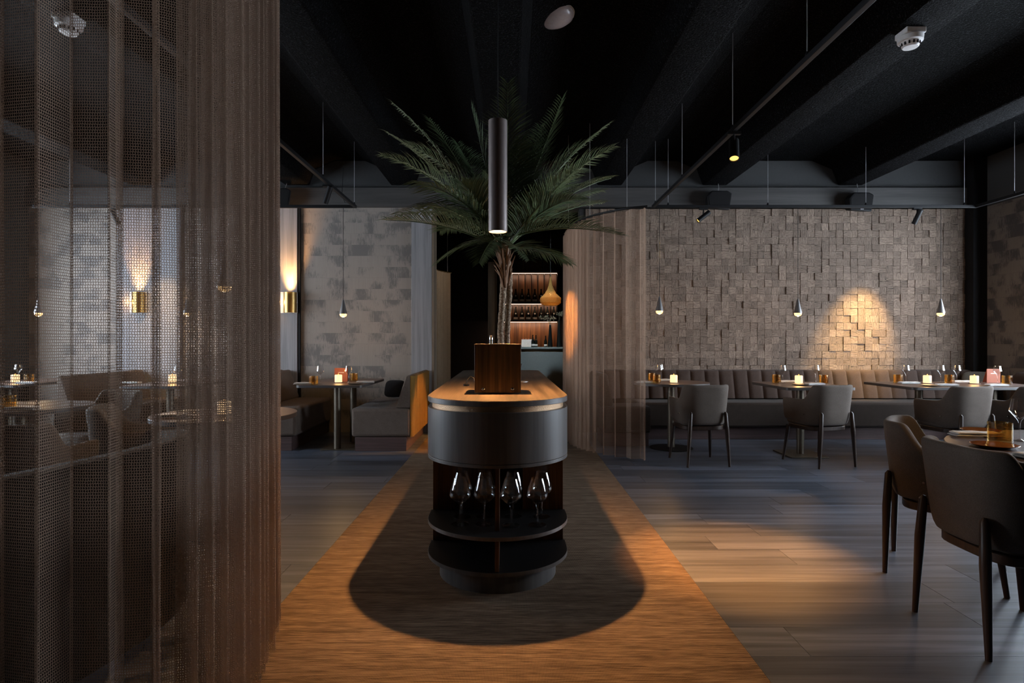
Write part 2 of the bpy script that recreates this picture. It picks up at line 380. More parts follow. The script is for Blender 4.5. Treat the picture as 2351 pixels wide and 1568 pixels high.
def mk_straw():
    t = NT('woven_straw'); v = t.coords('Object', (1, 1, 2.2)); n = t.noise(v, 55, 3, 0.6); n2 = t.noise(v, 90, 2)
    c = t.mix(n, (0.09, 0.05, 0.016), (0.26, 0.155, 0.05)); t.n.remove(t.b)
    d = t.new('ShaderNodeBsdfDiffuse'); t.L(c, d.inputs[0]); q = t.new('ShaderNodeBsdfTranslucent'); t.L(c, q.inputs[0])
    m1 = t.new('ShaderNodeMixShader'); m1.inputs[0].default_value = 0.5; t.L(d.outputs[0], m1.inputs[1]); t.L(q.outputs[0], m1.inputs[2])
    tr = t.new('ShaderNodeBsdfTransparent'); m2 = t.new('ShaderNodeMixShader'); t.L(t.math('GREATER_THAN', n2, 0.57), m2.inputs[0])
    t.L(m1.outputs[0], m2.inputs[1]); t.L(tr.outputs[0], m2.inputs[2]); t.L(m2.outputs[0], t.out.inputs[0]); return t.m
M['straw'] = mk_straw()
M['steel'] = plain('dark_steel', (0.15, 0.17, 0.175), 0.38, 0.25)
M['bottle'] = plain('dark_bottle', (0.006, 0.007, 0.006), 0.08, 0, 0.7)
M['label'] = plain('paper_label', (0.45, 0.42, 0.40), 0.7)
M['carton'] = plain('pale_carton', (0.55, 0.47, 0.42), 0.6)
M['vase'] = plain('smoked_vase', (0.006, 0.008, 0.008), 0.08, 0, 0.9)
M['dry'] = plain('dried_stem', (0.045, 0.034, 0.016), 0.8)
M['hallcloth'] = fabric('hall_curtain_cloth', (0.22, 0.165, 0.11), (0.36, 0.28, 0.2), 400)

# ---------------------------------------------------------------- the setting
WY = 7.95           # back wall plane
CZ = 3.62           # ceiling
RX, LX = 6.2, -6.45
fl = tag(obj('floor', MB().box(LX - 0.2, RX + 0.3, -2.2, 13.6, -0.12, -0.006), M['plank']), 'dark oak plank floor of the dining room', 'floor', kind='structure')
lens_ = (1.2, 1.55, 1.9)
plank_me = {}
def plank_mesh(L):
    k = round(L, 2)
    if k not in plank_me:
        m = MB(); a, b = L / 2 - 0.0002, 0.11825 - 0.0002; c = 0.0006
        vs = [(-a, -b, -0.006), (a, -b, -0.006), (a, b, -0.006), (-a, b, -0.006), (-a, -b, -0.002), (a, -b, -0.002), (a, b, -0.002), (-a, b, -0.002),
              (-a + c, -b + c, 0), (a - c, -b + c, 0), (a - c, b - c, 0), (-a + c, b - c, 0)]
        m.add(vs, [(0, 1, 5, 4), (1, 2, 6, 5), (2, 3, 7, 6), (3, 0, 4, 7), (4, 5, 9, 8), (5, 6, 10, 9), (6, 7, 11, 10), (7, 4, 8, 11), (8, 9, 10, 11)])
        me = m.mesh('plank', smooth=False); me.materials.append(M['plank']); plank_me[k] = me
    return plank_me[k]
CARL, CARR = -1.066, 0.918
for r in range(-3, 24):
    yc = 2.293 + 0.2365 * r + 0.11825
    for side in (0, 1):
        lo, hi = ((LX, CARL), (CARR, RX))[side]
        x = lo - random.choice((0.0, 0.5, 0.9, 1.3)) if side == 0 else hi + random.choice((0.0, 0.45, 0.8, 1.2))
        while (x < hi) if side == 0 else (x > lo):
            L = random.choice(lens_)
            a, b = (x, x + L) if side == 0 else (x - L, x)
            x = b if side == 0 else a
            a, b = max(a, lo), min(b, hi)
            if b - a < 0.03: continue
            o = bpy.data.objects.new('plank', plank_mesh(round(b - a, 2))); C.objects.link(o); o.parent = fl
            o.location = ((a + b) / 2, yc, 0)
tag(obj('floor_carpet', MB().box(CARL, CARR, -1.5, 13.5, -0.006, 0.003), M['carpet'], bev=0.002), 'long woven carpet strip running under the island to the bar', 'carpet', kind='structure')

# ceiling with sprayed concrete ribs running towards the bar
cl = tag(obj('ceiling', MB().box(LX - 0.2, RX + 0.3, -2.2, 13.6, CZ, CZ + 0.15), M['ceil']), 'black sprayed ceiling with deep ribs', 'ceiling', kind='structure')
for x in (-4.9, -2.86, -1.45, -0.1, 1.3, 2.7, 4.5):
    m = MB(); z0 = 3.29; y0, y1 = -2.1, WY if x != -0.1 else 13.4
    rows = []
    for y in (y0, y1):
        rows.append([(x - 0.52, y, CZ), (x - 0.24, y, CZ - 0.12), (x - 0.165, y, z0 + 0.01), (x - 0.15, y, z0), (x + 0.15, y, z0), (x + 0.165, y, z0 + 0.01), (x + 0.24, y, CZ - 0.12), (x + 0.52, y, CZ)])
    m.grid(rows); n = len(rows[0]); m.f += [tuple(range(n)), tuple(range(2 * n - 1, n - 1, -1))]
    obj('ceiling_rib', m, M['ceil'], cl)

# back wall, right side: split wood blocks above the banquette
BX0, BX1, BZ0, BZ1 = 0.98, 6.02, 0.80, 2.972
wb = tag(obj('wall_back_right', MB().box(0.9, RX, WY, WY + 0.2, 0, 2.975), M['dark']), 'back wall clad in small split wood blocks', 'wall', kind='structure')
bs = 0.0945
cols = int(round((BX1 - BX0) / bs)); rows_n = int(round((BZ1 - BZ0) / bs)); bsz_x = (BX1 - BX0) / cols; bsz_z = (BZ1 - BZ0) / rows_n
def block_geo(rnd, ori, dep, tx, tz):
    hx, hz = bsz_x / 2 - 0.0003, bsz_z / 2 - 0.0003; c = 0.0015
    def yy(x, z): return -dep + tx * x / hx + tz * z / hz
    vs = [(-hx, 0, -hz), (hx, 0, -hz), (hx, 0, hz), (-hx, 0, hz)]
    vs += [(x, yy(x, z) + c, z) for x, z in ((-hx, -hz), (hx, -hz), (hx, hz), (-hx, hz))]
    vs += [(x, yy(x, z), z) for x, z in ((-hx + c, -hz + c), (hx - c, -hz + c), (hx - c, hz - c), (-hx + c, hz - c))]
    fs = [(0, 1, 5, 4), (1, 2, 6, 5), (2, 3, 7, 6), (3, 0, 4, 7), (4, 5, 9, 8), (5, 6, 10, 9), (6, 7, 11, 10), (7, 4, 8, 11), (8, 9, 10, 11)]
    uv = [((x / hx, z / hz) if ori else (z / hz, x / hx)) for x, y, z in vs]
    return vs, fs, uv
def finish_block(me, vals, uvs):
    at = me.attributes.new('rnd', 'FLOAT', 'POINT'); at.data.foreach_set('value', vals)
    ul = me.uv_layers.new(name='UVMap')
    for l in me.loops: ul.data[l.index].uv = uvs[l.vertex_index]
    me.materials.append(M['block'])
blk = []
for k in range(48):
    vs, fs, uv = block_geo(0, k % 2, random.uniform(0.006, 0.020), random.uniform(-0.002, 0.002), random.uniform(-0.002, 0.002))
    me = bpy.data.meshes.new('block'); me.from_pydata(vs, [], fs); me.update(); finish_block(me, [random.random()] * len(vs), uv); blk.append(me)
sv, sf, sr, su = [], [], [], []
for i in range(cols):
    for j in range(rows_n):
        xc = BX0 + (i + 0.5) * bsz_x; zc = BZ0 + (j + 0.5) * bsz_z
        ori = (i + j + (1 if random.random() < 0.12 else 0)) % 2
        near = abs(xc - 4.15) < bsz_x * 7.6 and 0.80 < zc < 2.65
        if near and zc > 0.9:
            o = bpy.data.objects.new('block', blk[random.randrange(24) * 2 + ori]); C.objects.link(o); o.parent = wb; o.location = (xc, WY, zc)
        else:
            vs, fs, uv = block_geo(0, ori, random.uniform(0.006, 0.020), random.uniform(-0.002, 0.002), random.uniform(-0.002, 0.002))
            b = len(sv); sv += [(x + xc, y + WY, z + zc) for x, y, z in vs]; sf += [tuple(b + q for q in f) for f in fs]
            sr += [random.random()] * len(vs); su += uv
me = bpy.data.meshes.new('block_field'); me.from_pydata(sv, [], sf); me.update(); finish_block(me, sr, su)
bf = bpy.data.objects.new('block_field', me); C.objects.link(bf); bf.parent = wb; bf['kind'] = 'stuff'
# back wall, left side: wallpaper, grey pilasters
wl = tag(obj('wall_back_left', MB().box(LX, -1.06, WY + 0.02, WY + 0.22, 0, 2.995), M['paper']), 'back wall with weathered grey wallpaper behind the booths', 'wall', kind='structure')
for n_, (a, b) in enumerate(((-1.335, -1.062), (-3.30, -2.85), (-5.25, -4.40))):
    tag(obj('trim_%d' % (n_ + 1), MB().box(a, b, WY - 0.03, WY + 0.02, 0, 2.995), M['grey_pan'], bev=0.004),
        ('grey wood pilaster at the edge of the hall opening', 'grey wood pilaster between the two near booths', 'grey wood pilaster behind the far left bench')[n_], 'trim', kind='structure')
tag(obj('trim_4', MB().box(-2.848, -2.815, WY - 0.02, WY + 0.02, 0, 2.995), M['black']), 'thin black strip beside the grey pilaster', 'trim', kind='structure')
tag(obj('trim_5', MB().box(-1.062, -1.035, WY - 0.03, WY + 0.25, 0, 2.995), M['trim_b']), 'beige corner strip of the hall opening', 'trim', kind='structure')
# bulkhead over both sides
bk = tag(obj('trim_6', MB().box(LX, RX, WY - 0.05, WY + 0.3, 2.995, 3.245), M['bulk']), 'dark grey wood bulkhead strip above the walls', 'trim', kind='structure')
tag(obj('wall_upper', MB().box(LX, RX, WY + 0.02, WY + 0.3, 3.247, CZ), M['plaster']), 'dark plaster wall strip under the ceiling ribs', 'wall', kind='structure')
# side walls with window openings (daylight)
wr = tag(obj('wall_right', MB().box(RX, RX + 0.2, 7.0, WY + 0.3, 0, 2.97), M['paper_d']), 'dark wallpapered side wall at the far right', 'wall', kind='structure')
wr2 = tag(obj('wall_right_near', MB().box(RX, RX + 0.2, -2.2, 3.2, 0, CZ).box(RX, RX + 0.2, 3.2, 7.0, 0, 0.75).box(RX, RX + 0.2, 3.2, 7.0, 2.75, CZ).box(RX, RX + 0.2, 7.0, WY + 0.3, 2.971, CZ), M['plaster']), 'side wall around the right hand window', 'wall', kind='structure')
wl2 = tag(obj('wall_left', MB().box(LX - 0.2, LX, -2.2, 3.1, 0, CZ).box(LX - 0.2, LX, 3.1, 7.3, 0, 0.75).box(LX - 0.2, LX, 3.1, 7.3, 2.75, CZ).box(LX - 0.2, LX, 7.3, WY + 0.3, 0, CZ), M['plaster']), 'dark side wall at the far left', 'wall', kind='structure')
for n_, (xw, y0, y1) in enumerate(((RX + 0.08, 3.2, 7.0), (LX - 0.12, 3.1, 7.3))):
    wn = tag(thing('window_%d' % (n_ + 1), ('tall window in the right side wall', 'tall window in the left side wall')[n_], 'window', (xw, (y0 + y1) / 2, 0.75)), kind='structure')
    m = MB(); m.box(xw, xw + 0.05, y0, y1, 0.75, 0.80).box(xw, xw + 0.05, y0, y1, 2.70, 2.75)
    for q in range(5): yy = y0 + (y1 - y0 - 0.05) * q / 4; m.box(xw, xw + 0.05, yy, yy + 0.05, 0.8, 2.7)
    obj('window_frame', m, M['black'], wn)
tag(obj('wall_front', MB().box(LX - 0.2, RX + 0.2, -2.35, -2.2, 0, CZ), M['plaster']), 'dark wall behind the viewpoint', 'wall', kind='structure')
tag(obj('wall_corner', MB().box(6.02, 6.2, WY - 0.16, WY, 0, CZ), M['black']), 'black corner column at the right end of the block wall', 'column', kind='structure')
# hall beyond the opening
for nm, bx, lb in (('wall_hall_left', (-3.0, -2.8, WY + 0.3, 13.5), 'dark left wall of the hall'), ('wall_hall_right', (2.8, 3.0, WY + 0.3, 13.5), 'dark right wall of the hall'), ('wall_hall_end', (-3.0, 3.0, 13.3, 13.5), 'dark end wall of the hall')):
    tag(obj(nm, MB().box(*bx, 0, CZ), M['dark']), lb, 'wall', kind='structure')

# ---------------------------------------------------------------- island
IX, IY0, IY1, IR = -0.075, 3.16, 5.275, 0.366
def stadium(r, cx=IX, y0=IY0, y1=IY1, n=28, front=True, back=True):
    p = []
    for k in range(n + 1):
        a = PI + PI * k / n; p.append((cx + r * math.cos(a), y0 + r * math.sin(a)))
    q = 0.11
    for k in range(n + 1):
        a = PI * k / n; p.append((cx + (r - q if k <= n // 2 else q - r) + q * math.cos(a), y1 + 0.47 + (r - IR) + q * math.sin(a)))
    return p
def halfdisc(r, yb, n=32):
    p = [(IX + r * math.cos(PI + PI * k / n), IY0 + r * math.sin(PI + PI * k / n)) for k in range(n + 1)]
    return p + [(IX + r, yb), (IX - r, yb)]
isl = thing('serving_island', 'long dark island counter with rounded ends and walnut top', 'counter', (IX, IY0, 0.003))
obj('plinth', MB().prism(stadium(0.305), 0.003, 0.106), M['char'], isl)
for za, zc, lb in ((0.106, 0.125, 'bottom shelf'), (0.273, 0.291, 'glass shelf')):
    sf_ = obj('shelf', MB().prism(halfdisc(IR - 0.0015, 3.27), za + 0.0003, zc), M['black_lam'], isl, label=lb)
    hd_ = halfdisc(IR, 3.27); hi_ = halfdisc(IR - 0.0016, 3.27); n_ = 33
    obj('edge_band', MB().prism(hd_[:n_] + list(reversed(hi_[:n_])), za, zc), M['char'], sf_)
obj('divider', MB().box(IX - 0.010, IX + 0.010, IY0 - IR + 0.012, 3.27, 0.1255, 0.2725), M['walnut_v'], isl)
obj('divider', MB().box(IX - 0.010, IX + 0.010, IY0 - IR + 0.10, 3.27, 0.2915, 0.6135), M['walnut_v'], isl)
m = MB(); ys = [3.27] ; m.prism([(IX - 0.355, 3.27), (IX + 0.355, 3.27)] + [(IX + 0.355, IY1 + 0.5), (IX - 0.355, IY1 + 0.5)], 0.106, 0.6135)
obj('cabinet', m, M['walnut_v'], isl)
obj('back_black_panel', MB().box(IX + 0.012, IX + 0.135, 3.262, 3.269, 0.2915, 0.61), M['black_lam'], isl)  # thin flat black panel laid on the cabinet face, nothing is cut in
obj('drum', MB().prism(stadium(IR), 0.632, 0.874), M['char'], isl, bev=0.002)
obj('drum_lip', MB().prism(stadium(IR), 0.6135, 0.6305), M['char'], isl, bev=0.0015)
obj('shadow_gap', MB().prism(stadium(IR - 0.012), 0.6300, 0.6325), M['black_lam'], isl)
def mk_hammer():
    t = NT('hammered_bronze'); n = t.noise(t.coords('Object'), 220, 3, 0.6); t.set((0.30, 0.20, 0.12), 0.33, 0.85); t.bump(n, 0.6, 0.004); return t.m
M['hammer'] = mk_hammer()
obj('bronze_band', MB().prism(stadium(IR - 0.022), 0.874, 0.903), M['hammer'], isl)
obj('countertop_edge', MB().prism(stadium(IR), 0.903, 0.9285), M['char'], isl, bev=0.0015)
obj('countertop', MB().prism(stadium(IR - 0.0015), 0.9285, 0.930), M['walnut'], isl)
TOP = 0.930
isl.rotation_euler = (0, 0, math.radians(0.7))
# wooden box on the island
bd = 3.165; bx0, bx1 = X(1088.5, bd), X(1197, bd); bt = Z(790, bd)
bxo = thing('wooden_box', 'square walnut box with two chrome knobs on the island', 'box', ((bx0 + bx1) / 2, bd + 0.1, TOP))
obj('panel', MB().box(bx0 + 0.002, bx1 - 0.002, bd, bd + 0.21, TOP + 0.008, bt - 0.003), M['walnut_box'], bxo, bev=0.001)
obj('rim', MB().box(bx0, bx1, bd - 0.001, bd + 0.211, bt - 0.003, bt), M['trim_b'], bxo)
for s in (0.19, 0.81):
    x = bx0 + (bx1 - bx0) * s; zk = Z(893.5, bd)
    m = MB(); m.lathe([(0.002, 0.0), (0.0085, 0.001), (0.0085, 0.006), (0.004, 0.010), (0.0, 0.011)], 16)
    R = Matrix.Rotation(PI / 2, 3, 'X'); m.v = [tuple(R @ Vector(v) + Vector((x, bd, zk))) for v in m.v]
    obj('knob', m, M['chrome'], bxo)
for s in (0.05, 0.95):
    for yy in (0.02, 0.19):
        obj('foot', MB().lathe([(0.006, 0), (0.006, 0.008)], 10, (bx0 + (bx1 - bx0) * s, bd + yy, TOP + 0.0002)), M['glass'], bxo)
# grey bottle behind the box, metal disc, black clip on the island
bo = thing('water_bottle', 'slim dark bottle with grey cap behind the walnut box', 'bottle', (X(1127.5, 3.62), 3.62, TOP))
bz = Z(769, 3.62)
obj('body', MB().lathe([(0.03, 0), (0.032, 0.01), (0.032, 0.16), (0.017, 0.21), (0.0095, 0.235), (0.0095, bz - TOP - 0.02)], 20, (X(1127.5, 3.62), 3.62, TOP)), M['bottle'], bo)
obj('cap', MB().lathe([(0.0105, bz - TOP - 0.028), (0.0105, bz - TOP - 0.003), (0.008, bz - TOP)], 16, (X(1127.5, 3.62), 3.62, TOP)), M['chrome'], bo)
tag(obj('grommet', MB().lathe([(0.0, 0.0005), (0.062, 0.0005), (0.062, 0.003), (0.058, 0.004), (0.0, 0.004)], 32, (X(1192, 4.15), 4.15, TOP)), M['rod']), 'flat round metal disc set in the walnut island top', 'disc')
hd = 3.75; hx = X(1081, hd)
hk = thing('headset', 'small black wire headset lying on the island beside the box', 'headset', (hx, hd, TOP))
obj('band', MB().tube([(hx - 0.03, hd, TOP + 0.01), (hx - 0.025, hd + 0.01, TOP + 0.035), (hx - 0.005, hd + 0.02, TOP + 0.06), (hx + 0.02, hd + 0.02, TOP + 0.045), (hx + 0.03, hd, TOP + 0.006)], 0.004, 8), M['black'], hk)
obj('earpiece', MB().lathe([(0, 0.0), (0.018, 0.003), (0.02, 0.012), (0.0, 0.018)], 14, (hx - 0.028, hd, TOP)), M['black'], hk)

# big wine glasses on the island shelf
def wineglass_prof(h, rb, rw, rr, zb, zw, t=0.0012):
    """closed glass profile: foot, stem, bowl outside and inside"""
    pr = [(0.0, 0.0), (rb, 0.0), (rb, 0.0016), (rb * 0.45, 0.004), (0.006, 0.011), (0.0038, 0.03), (0.0036, zb - 0.02), (0.008, zb), (rw * 0.55, zb + (zw - zb) * 0.30), (rw * 0.9, zb + (zw - zb) * 0.68), (rw, zw)]
    k = 5
    for i in range(1, k + 1):
        q = i / k; pr.append((rw + (rr - rw) * (q ** 1.15), zw + (h - zw) * q))
    inn = [(r - t, z + (t if z < zw else 0)) for r, z in pr[-(k + 1):]]
    inn = list(reversed(inn)) + [(rw * 0.9 - t, zb + (zw - zb) * 0.72), (rw * 0.5, zb + (zw - zb) * 0.36), (0.0, zb + 0.006)]
    return pr + inn
def kinked_prof(h, rb, rw, rr, zb, zw, t=0.001):
    pr = [(0.0, 0.0), (rb, 0.0), (rb, 0.0016), (rb * 0.4, 0.003), (0.005, 0.009), (0.0034, 0.03), (0.0036, zb - 0.015), (0.007, zb), (rw * 0.62, zb + (zw - zb) * 0.55), (rw * 0.97, zw - 0.002), (rw, zw), (rr, h), (rr - t, h), (rw - t, zw), (rw * 0.6, zb + (zw - zb) * 0.58), (0.0, zb + 0.006)]
    return pr
def mk_glassware(name, prof_me, mat, label, cat, loc, group):
    o = bpy.data.objects.new(name, prof_me); C.objects.link(o); o.location = loc
    return tag(o, label, cat, group)
me_big = MB().lathe(wineglass_prof(0.235, 0.045, 0.0545, 0.031, 0.104, 0.150), 28).mesh('big_wine_glass', True, 50); me_big.materials.append(M['glass'])
me_wine = MB().lathe(kinked_prof(0.195, 0.036, 0.040, 0.030, 0.095, 0.138), 24).mesh('wine_glass', True, 30); me_wine.materials.append(M['glass'])
def tumbler_mesh():
    return MB().lathe([(0.0, 0.0), (0.044, 0.0), (0.047, 0.006), (0.047, 0.092), (0.0445, 0.092), (0.0435, 0.012), (0.0, 0.012)], 28)
me_tum = tumbler_mesh().mesh('tumbler', True, 30); me_tum.materials.append(M['amber'])
names = ('left end of the front row', 'second from the left in the front row', 'third from the left in the front row', 'right end of the front row')
for k, (px, py) in enumerate(((1056.5, 1203.5), (1111.6, 1203.5), (1173.3, 1206.5), (1233.5, 1205), (1061, 1186), (1113, 1185.5), (1178, 1185), (1244, 1186))):
    d = D(py, 0.291); mk_glassware('wine_glass', me_big, None, 'large empty wine glass on the island shelf, ' + names[k % 4].replace('front', 'front' if k < 4 else 'back'), 'glass', (X(px, d), d, 0.2912), 'wine glasses on the island shelf')

# tube pendant over the island
pd = 3.20; ppx = X(1143, pd); zb_, zt_ = 1.797, 2.392
tp = thing('tube_pendant', 'long bronze tube lamp hanging over the island', 'pendant lamp', (ppx, pd, zb_))
obj('tube', MB().lathe([(0.047, 0.0), (0.0505, 0.0), (0.0505, zt_ - zb_), (0.0, zt_ - zb_ + 0.002), (0.0, zt_ - zb_ - 0.004), (0.047, zt_ - zb_ - 0.004), (0.047, 0.0)], 40, (ppx, pd, zb_), caps=False), M['bronze'], tp)
obj('diffuser', MB().lathe([(0.0, 0.012), (0.0468, 0.012), (0.0468, 0.014), (0.0, 0.014)], 32, (ppx, pd, zb_)), M['lens'], tp)
obj('cord', MB().tube([(ppx, pd, zt_), (ppx, pd, 3.285)], 0.003, 6), M['black'], tp)
spot('tube_pendant_light', (ppx, pd, zb_ + 0.009), (ppx, pd, 0), 390, WARM, 126, 1.0, 0.02)

# ---------------------------------------------------------------- palm
PXc, PYc = X(1160, 4.6), 4.6
palm = thing('potted_palm', 'tall green palm with slender trunks rising from the island', 'palm', (PXc, PYc, TOP))
obj('pot', MB().lathe([(0.0, 0.0), (0.10, 0.0), (0.13, 0.11), (0.12, 0.11), (0.115, 0.09), (0.0, 0.09)], 28, (PXc, PYc, TOP)), M['black'], palm)
def ppt(px, py, dy=0.0): d = PYc + dy; return Vector((X(px, d), d, Z(py, d)))
for pts, r in (([(1151, 815), (1149, 760), (1153, 700), (1157, 640), (1160, 590), (1160, 560)], (0.026, 0.024, 0.024, 0.026, 0.030, 0.028)), ([(1163, 815), (1165, 745), (1169, 680), (1170, 640), (1166, 600)], (0.024, 0.022, 0.022, 0.024, 0.022))):
    P = []; 
    base = [ppt(a, b, 0.03 if r[0] == 0.024 else 0) for a, b in pts]
    sub = []; rr = []
    for i in range(len(base) - 1):
        for q in range(8):
            t = q / 8; sub.append(base[i].lerp(base[i + 1], t)); rr.append((r[i] + (r[i + 1] - r[i]) * t) * (1 + 0.10 * math.sin((i * 8 + q) * 2.1) + random.uniform(-0.05, 0.05)))
    sub.append(base[-1]); rr.append(r[-1])
    obj('trunk', MB().tube(sub, rr, 12), M['trunk'], palm, angle=80)
for k in range(44):                    # dry husks under the crown
    a = random.uniform(0, 2 * PI); z0 = Z(random.uniform(600, 668), PYc); x0 = X(1161, PYc)
    L = random.uniform(0.10, 0.26); o = Vector((math.cos(a), math.sin(a), 0))
    p0 = Vector((x0, PYc, z0)) + o * 0.022; p1 = p0 + o * 0.02 + Vector((0, 0, L * 0.55)); p2 = p0 + o * random.uniform(0.04, 0.075) + Vector((0, 0, L))
    obj('husk', MB().tube([p0, p1, p2], [0.010, 0.0085, 0.002], 5), M['husk'], palm)
def frond(tip, mid, base, width, seed, droop=0.0, fold=0.5):
    rnd = random.Random(seed); m = MB(); base, mid, tip = Vector(base), Vector(mid), Vector(tip)
    def cur(t): return base * (1 - t) ** 2 + mid * 2 * t * (1 - t) + tip * t * t
    N = 46; pts = [cur(i / 20) for i in range(21)]
    m.tube(pts, [0.009 * (1 - 0.85 * i / 20) for i in range(21)], 5)
    for i in range(N):
        t = 0.13 + 0.86 * i / (N - 1); p = cur(t); tg = (cur(min(1, t + 0.02)) - cur(t - 0.02)).normalized()
        side = tg.cross(Vector((0, 0, 1)))
        if side.length < 0.15: side = tg.cross(Vector((0, -1, 0.2)))
        side.normalize(); up = side.cross(tg).normalized()
        if up.z < 0: up = -up
        for s in (-1, 1):
            L = width * (0.55 + 0.45 * math.sin(PI * min(1, t * 0.95 + 0.12))) * (1.0 - 0.45 * max(0, t - 0.7) / 0.3) * rnd.uniform(0.85, 1.1)
            fw = 0.55 + 0.75 * t
            dr = (side * s * 1.0 + tg * fw + up * (fold + rnd.uniform(-0.12, 0.12))).normalized()
            wd = 0.0066 * (1.15 - 0.35 * t); wv = dr.cross(up).normalized() * wd
            q0 = p; q1 = p + dr * L * 0.45 + Vector((0, 0, -0.02 * L)); q2 = p + dr * L + Vector((0, 0, -(0.16 + droop) * L))
            mm = dr.cross(wv).normalized() * wd * 0.35
            m.add([q0 - wv * 0.4, q0 + wv * 0.4, q1 - wv, q1 + mm, q1 + wv, q2], [(0, 1, 3, 2), (1, 4, 3), (2, 3, 5), (3, 4, 5)])
    return m
tips = [  # tip px, py, depth offset, bump of the mid point
    (904, 238, 0.15, 55), (889, 305, 0.35, 45), (878, 358, -0.25, 55), (951, 417, -0.45, 45), (913, 492, 0.25, 45), (886, 506, -0.35, 28),
    (1166, 190, 0.0, 0), (1083, 246, 0.0, 8), (1291, 226, 0.45, -14), (1394, 287, 0.2, 40), (1408, 338, -0.2, 55), (1402, 410, 0.5, 45),
    (1382, 437, 0.2, 35), (1385, 466, 0.4, 30), (1426, 540, -0.3, 30), (1312, 606, 0.25, 22), (1317, 393, -0.5, 8), (1235, 393, 0.2, 0),
    (1000, 603, -0.15, 30), (1100, 604, -0.5, 30), (1215, 598, -0.5, 24), (985, 272, 0.5, 30), (1240, 290, 0.55, 0), (1050, 330, 0.5, 20), (1010, 530, 0.5, 40), (1300, 500, 0.55, 40),
    (1120, 400, -0.3, 6), (1195, 320, 0.3, 0), (935, 330, -0.1, 60), (1345, 330, 0.1, 45), (960, 470, -0.1, 50), (1330, 455, -0.35, 40), (1060, 420, -0.4, 20), (1255, 440, 0.5, 12)]
for k, (px, py, dy, bump) in enumerate(tips):
    b = ppt(1159 + (6 if px > 1159 else -6), 570 - (k % 5) * 6); tp_ = ppt(px, py, dy)
    midp = b.lerp(tp_, 0.5) + Vector((0, 0, bump * PYc / F)) + Vector((0, 0, 0.02))
    Lf = (tp_ - b).length
    m = frond(tp_, midp, b, 0.33 if Lf > 0.6 else 0.24, k, droop=0.12 if bump > 40 else 0.02, fold=0.1 + 0.2 * (k % 3))
    if px == 1235: m = frond(tp_, midp, b, 0.06, k, fold=0.3)
    obj('frond', m, M['leaf'], palm, smooth=False)

# ---------------------------------------------------------------- chairs
def shell_mesh():
    w, b = 0.248, 0.265; n = 44; rows = []
    def plan(t, off=0.0):
        s = -1 if t < 0 else 1; a = abs(t)
        if a > 0.62: return (s * (w - off), -0.05 + (a - 0.62) / 0.38 * 0.26)
        th = a / 0.62 * PI / 2; e = 2 / 3.3
        return (s * (w - off) * math.sin(th) ** e, -0.05 - (b - 0.05 - off) * max(0, math.cos(th)) ** e)
    def top(t):
        q = min(1, max(0, (abs(t) - 0.41) / 0.21)); q = q * q * (3 - 2 * q); return 0.792 - 0.148 * q
    th = 0.046
    for i in range(n + 1):
        t = -1 + 2 * i / n; zt = top(t); z0 = 0.395 + 0.03 * max(0, abs(t) - 0.62) / 0.38; row = []
        def pt(off, z):
            x, y = plan(t, off); k = 0.87 + 0.13 * min(1.05, (z - 0.38) / 0.40); rec = (z - 0.4) * 0.10 * max(0, 1 - max(0, abs(t) - 0.2) / 0.6)
            return (x * k, y * (0.9 + 0.1 * k) - rec, z)
        for v in range(7): row.append(pt(0.010 if v == 0 else 0.0, z0 + (zt - 0.018 - z0) * v / 6))
        row += [pt(0.006, zt - 0.004), pt(th / 2, zt), pt(th - 0.006, zt - 0.004)]
        for v in range(7): row.append(pt(th - (0.008 if v == 6 else 0), z0 + (zt - 0.018 - z0) * (6 - v) / 6))
        rows.append(row)
    m = MB(); m.grid(rows, closeu=True); k = len(rows[0])
    m.f += [tuple(range(k)), tuple(range(len(m.v) - 1, len(m.v) - k - 1, -1))]
    return m
def supe(w, y0, y1, n=32, e=4.0):
    p = []
    for k in range(n):
        a = 2 * PI * k / n; c, s = math.cos(a), math.sin(a)
        p.append((w * math.copysign(abs(c) ** (2 / e), c), (y0 + y1) / 2 + (y1 - y0) / 2 * math.copysign(abs(s) ** (2 / e), s)))
    return p
def make_chair(label):
    t = thing('dining_chair', label, 'chair', group='upholstered dining armchairs', local=True)
    obj('shell', shell_mesh(), M['chair'], t, angle=180, sub=1)
    obj('seat_cushion', MB().prism(supe(0.212, -0.20, 0.235), 0.385, 0.475), M['chair'], t, bev=0.022, seg=3)
    obj('seat_frame', MB().prism(supe(0.21, -0.215, 0.215), 0.345, 0.386), M['leg'], t, bev=0.006)
    for s in (-1, 1):
        obj('leg', MB().tube([(s * 0.170, -0.262, 0.53), (s * 0.172, -0.266, 0.515), (s * 0.184, -0.272, 0.35), (s * 0.207, -0.278, 0.0)], [0.008, 0.017, 0.021, 0.012], 14), M['leg'], t)
        obj('leg', MB().tube([(s * 0.190, 0.165, 0.365), (s * 0.217, 0.215, 0.0)], [0.02, 0.012], 14), M['leg'], t)
        obj('bolt', MB().tube([(s * 0.225, -0.11, 0.50), (s * 0.240, -0.11, 0.50)], [0.007, 0.006], 10), M['chrome'], t)
    return t
first = make_chair('x'); used = [False]
def chair(x, y, deg, label):
    """deg: the way the sitter faces, counted from +y"""
    if not used[0]:
        used[0] = True; first.location = (x, y, 0.0005); first.rotation_euler = (0, 0, math.radians(deg)); first['label'] = label; return first
    return dup(first, (x, y, 0.0005), math.radians(deg), label)
chair(X(1602, 6.02), 6.02, 4, 'dining armchair seen from behind next to the sheer curtain on the right')
chair(X(1874, 5.98), 5.98, 14, 'dining armchair in front of the small table under the middle hanging lamp')
chair(X(2184, 5.82), 5.82, 10, 'dining armchair at the left half of the long table by the corner')
chair(X(2338, 5.80), 5.80, 8, 'dining armchair cut off by the right edge behind the foreground table')
